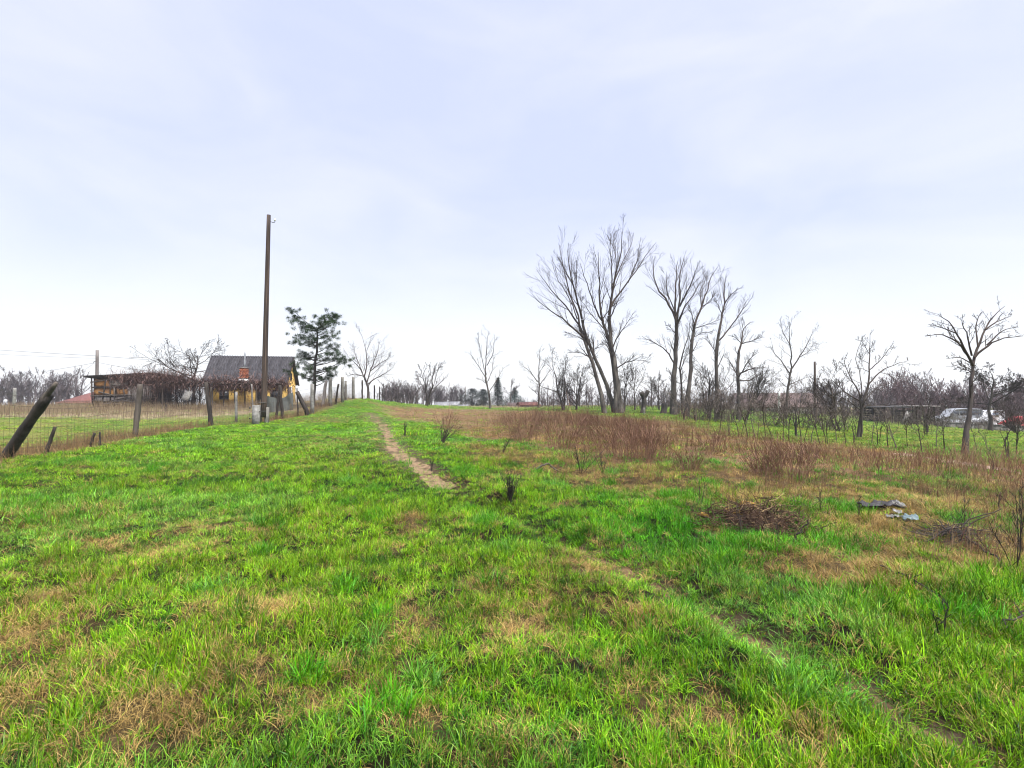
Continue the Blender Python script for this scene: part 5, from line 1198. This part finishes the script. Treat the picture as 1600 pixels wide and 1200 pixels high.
for px in np.linspace(222, 290, 22):
    p = at(px + rngof(int(px)).normal(0, 2), 41.2); v.tubes(resample([p - np.array([0, 0, .1]), P(px, 615, 41.2), P(px + 2, 598, 41.4)], 7), np.full(7, .022), 4)
v.build('stems', M['wood_dk'], tk)
v = MB(); vines(v, rngof(1311), P(250, 622, 41.6), P(318, 622, 41.8), 1500, np.array([.5, .4, .45]), 1.1, .016); v.build('undergrowth', M['wood_dk'], tk)
c = P(292, 618, 40.2)
tag(MB().box(c, (.55, .03, .8), .1, (.25, .5, 1)).build('board', M['conc'], origin=at(292, 40.2)), 'whitish board leaning under the left end of the pergola', 'board')
rng = rngof(1320)
n_, m_ = 16, 9
u, v_ = np.meshgrid(np.linspace(0, 1, n_), np.linspace(0, 1, m_), indexing='ij')
a, b_ = at(414, 31.5), at(458, 32.5)
X = a[0] + (b_[0] - a[0]) * u; Y_ = a[1] + (b_[1] - a[1]) * u + .10 * np.sin(u * 17 + v_ * 2) + .15 * (1 - v_)
zb_ = H(X, Y_); Zq = zb_ + (1.12 - .28 * np.sin(np.pi * u) + .05 * np.sin(u * 9)) * v_
i, j = np.meshgrid(np.arange(n_ - 1), np.arange(m_ - 1), indexing='ij'); f = np.stack([i * m_ + j, (i + 1) * m_ + j, (i + 1) * m_ + j + 1, i * m_ + j + 1], -1).reshape(-1, 4)
vv = np.stack([X, Y_, Zq], -1).reshape(-1, 3)
tag(MB().add(np.concatenate([vv, vv + np.array([0, .012, 0])]), np.concatenate([f, f[:, ::-1] + len(vv)])).build('tarpaulin', M['tarp'], origin=a, smooth=True), 'sagging grey tarpaulin hung along the fence right of the utility pole', 'tarpaulin')

# ------------------------------------------------------------------ tumbledown shed and lumber
Ys = 43.0
sl, sr = P(156, 0, Ys)[0], P(252, 0, Ys + .6)[0]; zs = h1((sl + sr) / 2, Ys) - .05
zl, zr_ = P(150, 588.5, Ys)[2], P(256, 583, Ys + .5)[2]
shed = thing('shed', 'tumbledown shed of orange mud walls and grey boards under a flat dark roof', 'shed', ((sl + sr) / 2, Ys + 1.3, zs))
MB().add([[sl + .05, Ys + .1, zs - .2], [sr, Ys + .7, zs - .2], [sr - .1, Ys + 3, zs - .2], [sl, Ys + 2.8, zs - .2], [sl + .05, Ys + .1, zl - .12], [sr, Ys + .7, zr_ - .1], [sr - .1, Ys + 3, zr_ - .3], [sl, Ys + 2.8, zl - .3]],
         [[0, 3, 2, 1], [4, 5, 6, 7], [0, 1, 5, 4], [1, 2, 6, 5], [2, 3, 7, 6], [3, 0, 4, 7]]).build('wall', mat('dark_mud_wall', (.085, .06, .045), (.025, .018, .015), 2.5, .95, .8), shed)
rf = MB(); a, b_ = np.array([sl - .5, Ys - .35, zl]), np.array([sr + .2, Ys + .25, zr_]); d = np.array([0, 3.6, -.25])
rf.add([a, b_, b_ + d, a + d] + [q + np.array([0, 0, .07]) for q in (a, b_, b_ + d, a + d)], [[0, 3, 2, 1], [4, 5, 6, 7], [0, 1, 5, 4], [1, 2, 6, 5], [2, 3, 7, 6], [3, 0, 4, 7]])
rf = rf.build('roof', M['felt'], shed)
for t in (.04, .3, .55, .8, .97): q = a + (b_ - a) * t; MB().tubes(np.array([q + np.array([0, -.12, -.05]), q + d + np.array([0, 0, -.05])]), np.array([.05, .05]), 5, cap=True).build('rafter', M['wood_dk'], rf)
def front(px, dy): 
    x = P(px, 0, Ys)[0]; t = (x - sl) / (sr - sl); return np.array([x, Ys + .1 + .6 * t - dy])
for k, (x0, x1, y0, y1, m) in enumerate([(160, 179, 592, 604, 'adobe'), (159, 187, 607, 617, 'adobe'), (190, 212, 608, 616, 'adobe'), (182, 206, 594, 603, 'conc_dk'), (160, 206, 620, 628, 'wood_gr')]):
    p, q = front(x0, .06), front(x1, .06); z0, z1 = P(0, y1, Ys)[2], P(0, y0, Ys)[2]; n = 8
    uu, ww = np.meshgrid(np.linspace(0, 1, n), np.linspace(0, 1, 5), indexing='ij'); X = p[0] + (q[0] - p[0]) * uu; Yq = p[1] + (q[1] - p[1]) * uu - .03 - .06 * fbm(uu * 5, ww * 4, k) * (1 - (2 * uu - 1) ** 6) * (1 - (2 * ww - 1) ** 6)
    Zq = z0 + (z1 - z0) * ww + .26 * (fbm(uu * 5, ww * 2, k + 9) - .5); X = X + .22 * (fbm(uu * 2, ww * 4, k + 19) - .5)
    i, j = np.meshgrid(np.arange(n - 1), np.arange(4), indexing='ij'); f = np.stack([i * 5 + j, (i + 1) * 5 + j, (i + 1) * 5 + j + 1, i * 5 + j + 1], -1).reshape(-1, 4)
    vv = np.stack([X, Yq, Zq], -1).reshape(-1, 3); vb = vv.copy(); vb[:, 1] = np.repeat(p[1] + (q[1] - p[1]) * np.linspace(0, 1, n), 5) + .04
    rg = np.concatenate([np.arange(n - 1) * 5, (n - 1) * 5 + np.arange(4), np.arange(n - 1, 0, -1) * 5 + 4, np.arange(4, 0, -1)]); r2 = np.roll(rg, -1)
    MB().add(np.concatenate([vv, vb]), np.concatenate([f, np.stack([rg, rg + len(vv), r2 + len(vv), r2], -1)])).build('wall_panel', M[m], shed)
for k, (x0, y0, x1, y1) in enumerate([(156, 605.5, 212, 604), (155, 618.5, 214, 617), (182, 590, 183, 630), (213, 590, 213.5, 634), (156, 590, 158, 634), (188, 604, 189, 630), (183, 606, 212, 600), (157, 597, 182, 593), (160, 632, 206, 621), (166, 612, 192, 619), (176, 592, 171, 633), (198, 590, 205, 632), (158, 626, 212, 629)]):
    p, q = front(x0, .16), front(x1, .16); MB().tubes(np.array([[p[0], p[1], P(0, y0, Ys)[2]], [q[0], q[1], P(0, y1, Ys)[2]]]), np.array([.055, .05]), 6, cap=True).build('beam', M['wood_dk' if k % 2 == 0 else 'wood'], shed)
rng = rngof(1400)
dr = MB()
p, q = front(207, .13), front(241, .13)
dr = dr.box(((p[0] + q[0]) / 2, (p[1] + q[1]) / 2 + .02, (P(0, 632, Ys)[2] + P(0, 603, Ys)[2]) / 2), (q[0] - p[0], .03, 1.45), .12).build('door', M['wood_dk'], shed)
for k in range(8):
    t = (k + .5) / 8; c = p + (q - p) * t; z0, z1 = P(0, 633.5, Ys)[2] + rng.uniform(-.03, .03), P(0, 602, Ys)[2] + rng.uniform(-.12, .08)
    MB().box((c[0], c[1] - .03, (z0 + z1) / 2), ((q[0] - p[0]) / 8 * .88, .03, z1 - z0), .12 + rng.normal(0, .03)).build('plank', M['wood_gr'], dr)
for k, (x0, y0, x1, y1, lab) in enumerate([(155, 634, 205, 622, 'long grey plank sloping up to the right before the shed'), (168, 631, 212, 633, 'grey plank lying flat below the shed wall'), (175, 627, 200, 634, 'grey plank sloping down to the right before the shed'), (162, 636, 196, 635, 'lowest grey plank lying in the dry grass before the shed'), (188, 624, 216, 628, 'short grey plank beside the shed door')]):
    Yk = Ys - .7 - .15 * k; c0, c1 = P(x0, y0, Yk), P(x1, y1, Yk - .2)
    zlow = min(c0[2], c1[2]); gl = h1((c0[0] + c1[0]) / 2, Yk); dz = gl + .08 + .07 * k - zlow; c0[2] += dz; c1[2] += dz
    tag(MB().box((c0 + c1) / 2, (.16, .05, np.linalg.norm(c1 - c0)), 0, c1 - c0).build('plank', M['wood_gr'], origin=np.array([(c0[0] + c1[0]) / 2, Yk, gl])), lab, 'plank', 'lumber before the shed')

# ------------------------------------------------------------------ other buildings
def cottage(name, label, x0, x1, Y, dep, ye, yr, yb, wall, roofm, rz=0, hip=0., over=.25, wins=(), extra=None):
    p0, p1 = P(x0, ye, Y), P(x1, ye, Y); L = p1[0] - p0[0]; ze, zr = p0[2], P(x0, yr, Y + dep / 2)[2]
    c = np.array([(p0[0] + p1[0]) / 2, Y + dep / 2]); g = min(h1(p0[0], Y), h1(p1[0], Y), h1(c[0], c[1]))
    t = thing(name, label, 'building', (c[0], c[1], g))
    def W(mb): return mb.rot(rz, (c[0], c[1], 0))
    w = MB().box((0, 0, (g - .4 + ze) / 2), (L, dep, ze - g + .4))
    if not hip:
        for s in (-1, 1):
            u0, u1 = s * L / 2, s * (L / 2 - .2)
            w.add([[u0, -dep / 2, ze], [u0, dep / 2, ze], [u0, 0, zr - .06], [u1, -dep / 2, ze], [u1, dep / 2, ze], [u1, 0, zr - .06]], [[0, 3, 5, 2], [1, 2, 5, 4]], [[0, 2, 1], [3, 4, 5]])
    W(w).build('wall', M[wall], t)
    a, b_ = L / 2 + over, dep / 2 + over; h_ = max(hip, .0); rl = a - h_
    r = MB(); lo = ze - .08
    r.add([[-a, -b_, lo], [a, -b_, lo], [a, b_, lo], [-a, b_, lo], [-rl, 0, zr], [rl, 0, zr], [-a, -b_, lo + .08], [a, -b_, lo + .08], [a, b_, lo + .08], [-a, b_, lo + .08]],
          [[6, 7, 5, 4], [8, 9, 4, 5], [0, 1, 7, 6], [1, 2, 8, 7], [2, 3, 9, 8], [3, 0, 6, 9], [0, 3, 2, 1]], [[7, 8, 5], [9, 6, 4]])
    if not hip:
        r = MB()
        for s in (-1, 1):
            q = [[-a, s * b_, lo], [a, s * b_, lo], [a, 0, zr], [-a, 0, zr]]; q = q + [[x, y, z + .09] for x, y, z in q]
            r.add(q, [[0, 3, 2, 1], [4, 5, 6, 7], [0, 1, 5, 4], [1, 2, 6, 5], [2, 3, 7, 6], [3, 0, 4, 7]])
    W(r).build('roof', M[roofm], t)
    for u in wins:
        hgt = (ze - g); wb = W(MB().box((u * L / 2, -dep / 2 - .02, g + hgt * .55), (.8, .06, hgt * .42))).build('window', M['glass'], t)
        f = MB()
        for dx, dz, sx, sz in ((0, hgt * .23, .95, .08), (0, -hgt * .23, .95, .08), (-.43, 0, .08, hgt * .42), (.43, 0, .08, hgt * .42), (0, 0, .05, hgt * .42)): f.box((u * L / 2 + dx, -dep / 2 - .05, g + hgt * .55 + dz), (sx, .06, sz))
        W(f).build('window_frame', M['white'], wb)
    return t, g, ze, zr, c
cottage('house', 'low white house with a red brown hipped roof at far left', 92, 152, 74, 6, 629.5, 611, 634, 'white', 'redroof', 0, 3.2, .3, (-.6, .3))
cottage('house', 'cream house with a long brown roof behind the hedge on the right', 1172, 1284, 60, 6.5, 636, 615, 652, 'cream', 'brownroof', -.22, 0, .3, (-.7, -.2, .35))
post('vent_pipe', 'white vertical vent pipe rising before the cream house roof', [at(1217, 57), P(1217, 611, 57)], .13, .12, 'white', 1501, cat='pipe')
cottage('outbuilding', 'long low grey roofed building low on the skyline, left of two', 679, 700, 98, 5, 633.5, 628.5, 638, 'conc_dk', 'greyroof', .1)
cottage('outbuilding', 'long low grey roofed building low on the skyline, right of two', 702, 716, 100, 5, 633, 628, 638, 'white', 'greyroof', -.1)
cottage('brick_building', 'red brick building low on the skyline behind the thicket', 812, 840, 66, 5, 633, 629, 640, 'redbrick', 'redroof', .1, 0, .2, (-.4, .4))
cottage('outbuilding', 'low pale shed left of the red brick building', 795, 809, 72, 4, 634, 630, 640, 'cream', 'brownroof', 0)
cottage('outbuilding', 'long low whitish building behind the two stumps', 1012, 1052, 85, 6, 634.5, 629, 640, 'white', 'greyroof', 0)
cottage('outbuilding', 'low white shed roof left of the slim lone tree', 716, 728, 78, 4, 637, 633, 641, 'white', 'greyroof', 0)
# dark shelter
Yd = 46; x0, x1 = P(1362, 0, Yd)[0], P(1402, 0, Yd)[0]; g = h1((x0 + x1) / 2, Yd); zt0 = P(0, 637, Yd)[2]
sh = thing('shelter', 'dark open timber shelter with a thin flat roof behind the hedge row', 'shelter', ((x0 + x1) / 2, Yd + 1, g))
for x in (x0 + .1, (x0 + x1) / 2, x1 - .1):
    for y in (Yd, Yd + 2.4): MB().tubes(np.array([[x, y, g - .3], [x, y, zt0]]), np.array([.08, .07]), 6).build('post', M['wood_dk'], sh)
MB().box(((x0 + x1) / 2, Yd + 1.2, zt0 + .04), (x1 - x0 + .5, 3.2, .09)).build('roof', M['felt'], sh)
for k in range(7): MB().box(((x0 + x1) / 2, Yd + 2.5, g + .15 + k * .22), (x1 - x0, .04, .18)).build('board', M['wood_dk'], sh)
Yd = 50; x0, x1 = P(1412, 0, Yd)[0], P(1448, 0, Yd)[0]; g = h1((x0 + x1) / 2, Yd); zt0 = P(0, 635.5, Yd)[2]
sh = thing('shelter', 'open shelter with a pale sheet roof right of the dark one', 'shelter', ((x0 + x1) / 2, Yd + 1, g))
for x in (x0 + .1, x1 - .1):
    for y in (Yd, Yd + 2.2): MB().tubes(np.array([[x, y, g - .3], [x, y, zt0]]), np.array([.07, .06]), 6).build('post', M['wood_dk'], sh)
MB().box(((x0 + x1) / 2, Yd + 1.1, zt0 + .05), (x1 - x0 + .4, 3, .10)).build('roof', M['wood_gr'], sh)
for k in range(6): MB().box(((x0 + x1) / 2, Yd + 2.3, g + .15 + k * .24), (x1 - x0, .04, .20)).build('board', M['wood'], sh)
p = P(1412, 662, 43); q = P(1419, 645, 43.2); p[2] = h1(p[0], p[1])
tag(MB().box((p + q) / 2, (.35, .05, np.linalg.norm(q - p) + .2), 0, q - p).build('board', M['conc'], origin=p), 'pale board leaning before the shelters on the right', 'board')

# ------------------------------------------------------------------ vehicles far right
def vehicle(name, label, px, Y, L, Wd, prof, paint, rz, win, cat):
    b = at(px, Y); t = thing(name, label, cat, b)
    prof = np.array(prof); n = len(prof)
    def tr(v): v = np.asarray(v, float); ca, sa = math.cos(rz), math.sin(rz); return np.stack([v[:, 0] * ca - v[:, 1] * sa, v[:, 0] * sa + v[:, 1] * ca, v[:, 2]], -1) + b
    v, f4 = [], []
    for s, y in enumerate((-.5, -.42, .42, .5)):
        sc = 1 if s in (1, 2) else .97
        v += [((x - .5) * L * (1 if s in (1, 2) else .985), y * Wd * (1 - .12 * max(0, z - 1.0)), .25 + (z - .25) * (1 if s in (1, 2) else .97)) for x, z in prof]
    for s in range(3): f4 += [[s * n + k, s * n + (k + 1) % n, (s + 1) * n + (k + 1) % n, (s + 1) * n + k] for k in range(n)]
    mb = MB().add(tr(v), f4); me = mb
    from mathutils.geometry import tessellate_polygon
    tris = tessellate_polygon([[Vector((x, z, 0)) for x, z in prof]])
    me.f3.append(np.array(tris)); me.f3.append(np.array(tris)[:, ::-1] + 3 * n)
    body = me.build('body', M[paint], t)
    for x0, x1, z0, z1 in win:
        for s in (-1, 1):
            w = Wd * .5 * (1 - .12 * max(0, (z0 + z1) / 2 - 1)) + .006
            MB().add(tr([((x0 - .5) * L, s * w, z0), ((x1 - .5) * L, s * w, z0), ((x1 - .5) * L, s * (w - .03), z1), ((x0 - .5) * L, s * (w - .03), z1), ((x0 - .5) * L, s * (w - .05), z0), ((x1 - .5) * L, s * (w - .05), z0), ((x1 - .5) * L, s * (w - .08), z1), ((x0 - .5) * L, s * (w - .08), z1)]), [[0, 1, 2, 3], [4, 7, 6, 5], [0, 4, 5, 1], [2, 6, 7, 3]]).build('window', M['glass'], t)
    for x in (.18, .80):
        for s in (-1, 1):
            q = tr([((x - .5) * L, s * (Wd / 2 - .2), .31), ((x - .5) * L, s * (Wd / 2 + .01), .31)]); wh = MB().tubes(q, np.array([.31, .31]), 14, cap=True).build('wheel', M['rubber'], t)
            q = tr([((x - .5) * L, s * (Wd / 2 - .1), .31), ((x - .5) * L, s * (Wd / 2 + .02), .31)]); MB().tubes(q, np.array([.17, .16]), 12, cap=True).build('rim', M['silver'], wh)
    for s in (-1, 1):
        q = tr([(-.5 * L - .01, s * Wd * .36, .72)])[0]; MB().box(q, (.05, .28, .16), rz).build('headlight', M['ceramic'], t)
    return t
VAN = [(.0, .3), (.02, .85), (.06, 1.0), (.20, 1.15), (.30, 1.75), (.36, 1.95), (.60, 2.02), (.97, 1.98), (1.0, 1.85), (1.0, .3)]
CAR = [(.0, .32), (.02, .75), (.24, .88), (.38, 1.32), (.52, 1.43), (.74, 1.38), (.88, 1.0), (.99, .92), (1.0, .32)]
vehicle('parked_van', 'white van parked before the purple wood at the far right', 1541, 61.5, 4.9, 1.9, VAN, 'carpaint', .5, [(.29, .42, 1.15, 1.7), (.45, .62, 1.2, 1.75)], 'van')
vehicle('parked_van', 'silver grey van parked left of the white van', 1494, 62, 4.6, 1.85, VAN, 'silver', -.1, [(.29, .42, 1.15, 1.7), (.45, .66, 1.2, 1.75), (.70, .9, 1.2, 1.75)], 'van')
vehicle('parked_car', 'red car parked at the far right edge of the view', 1592, 59, 4.2, 1.7, CAR, 'red', .15, [(.36, .54, .95, 1.32), (.57, .76, .95, 1.30)], 'car')
# low earth wall in front of vehicles
a, b_ = at(1462, 46), at(1640, 44)
wl2 = thing('boundary_wall', 'low grey field wall with a pale coping in front of the vehicles', 'wall', (a + b_) / 2)
d = b_ - a; n = 12
for k in range(n):
    p, q = a + d * (k / n), a + d * ((k + 1) / n); c = (p + q) / 2; gz_ = h1(c[0], c[1])
    MB().box((c[0], c[1], gz_ + .15), (np.linalg.norm(d) / n * .995, .2, .7), math.atan2(d[1], d[0])).build('wall_bay', M['conc_dk'], wl2)
    MB().box((c[0], c[1], gz_ + .53), (np.linalg.norm(d) / n * .97, .3, .06), math.atan2(d[1], d[0])).build('coping', M['conc'], wl2)

# ------------------------------------------------------------------ stumps on the bank
def stump(label, px, Y, ytop, r, forks, seed):
    rng = rngof(seed); b = at(px, Y); zt = P(px, ytop, Y)[2]; t = thing('tree_stump', label, 'stump', b)
    hgt = zt - b[2]; q = np.array([b + np.array([.02 * k, 0, -.15 + (hgt * (.75 if forks else 1) + .15) * k / 6]) for k in range(7)])
    MB().tubes(q, np.array([1.5, 1.15, 1, .95, .95, 1.0, .98]) * r, 10, cap=True).build('trunk', M['bark'], t, smooth=True)
    for dx, hh, rr_ in forks: 
        e = q[-1] + np.array([dx, rng.normal(0, .1), hgt * hh]); MB().tubes(resample([q[-2], q[-1] + (e - q[-1]) * .4, e], 6), taper(6, r * .75, rr_) * rng.uniform(.95, 1.1, 6), 9, cap=True).build('cut_limb', M['bark'], t, smooth=True)
    return t
stump('tall pollarded stump with two cut limbs on the green bank', 1004, 42, 613, .19, [(-.26, .24, .21), (.36, .33, .18)], 1601)
stump('short squat stump left of the fan shaped poplar', 1036, 41, 630, .24, [], 1602)
stump('pale sawn stump at the foot of the fan shaped poplar', 1057, 40.5, 632, .20, [(.18, .3, .14)], 1603)

# ------------------------------------------------------------------ thin winter haze
hm_ = bpy.data.materials.new('haze_air'); hm_.use_nodes = True
hn = hm_.node_tree.nodes; hn.remove(hn['Principled BSDF'])
pv = hn.new('ShaderNodeVolumePrincipled'); pv.inputs['Color'].default_value = (.86, .90, 1.0, 1); pv.inputs['Density'].default_value = 0.0006; pv.inputs['Anisotropy'].default_value = 0.0
hm_.node_tree.links.new(pv.outputs[0], hn['Material Output'].inputs['Volume'])
hz0 = -14.0
tag(MB().box((0, 90, (hz0 + 19) / 2), (700, 520, 19 - hz0)).build('haze', hm_), 'thin pale winter haze softening the far trees', None, None, 'stuff')
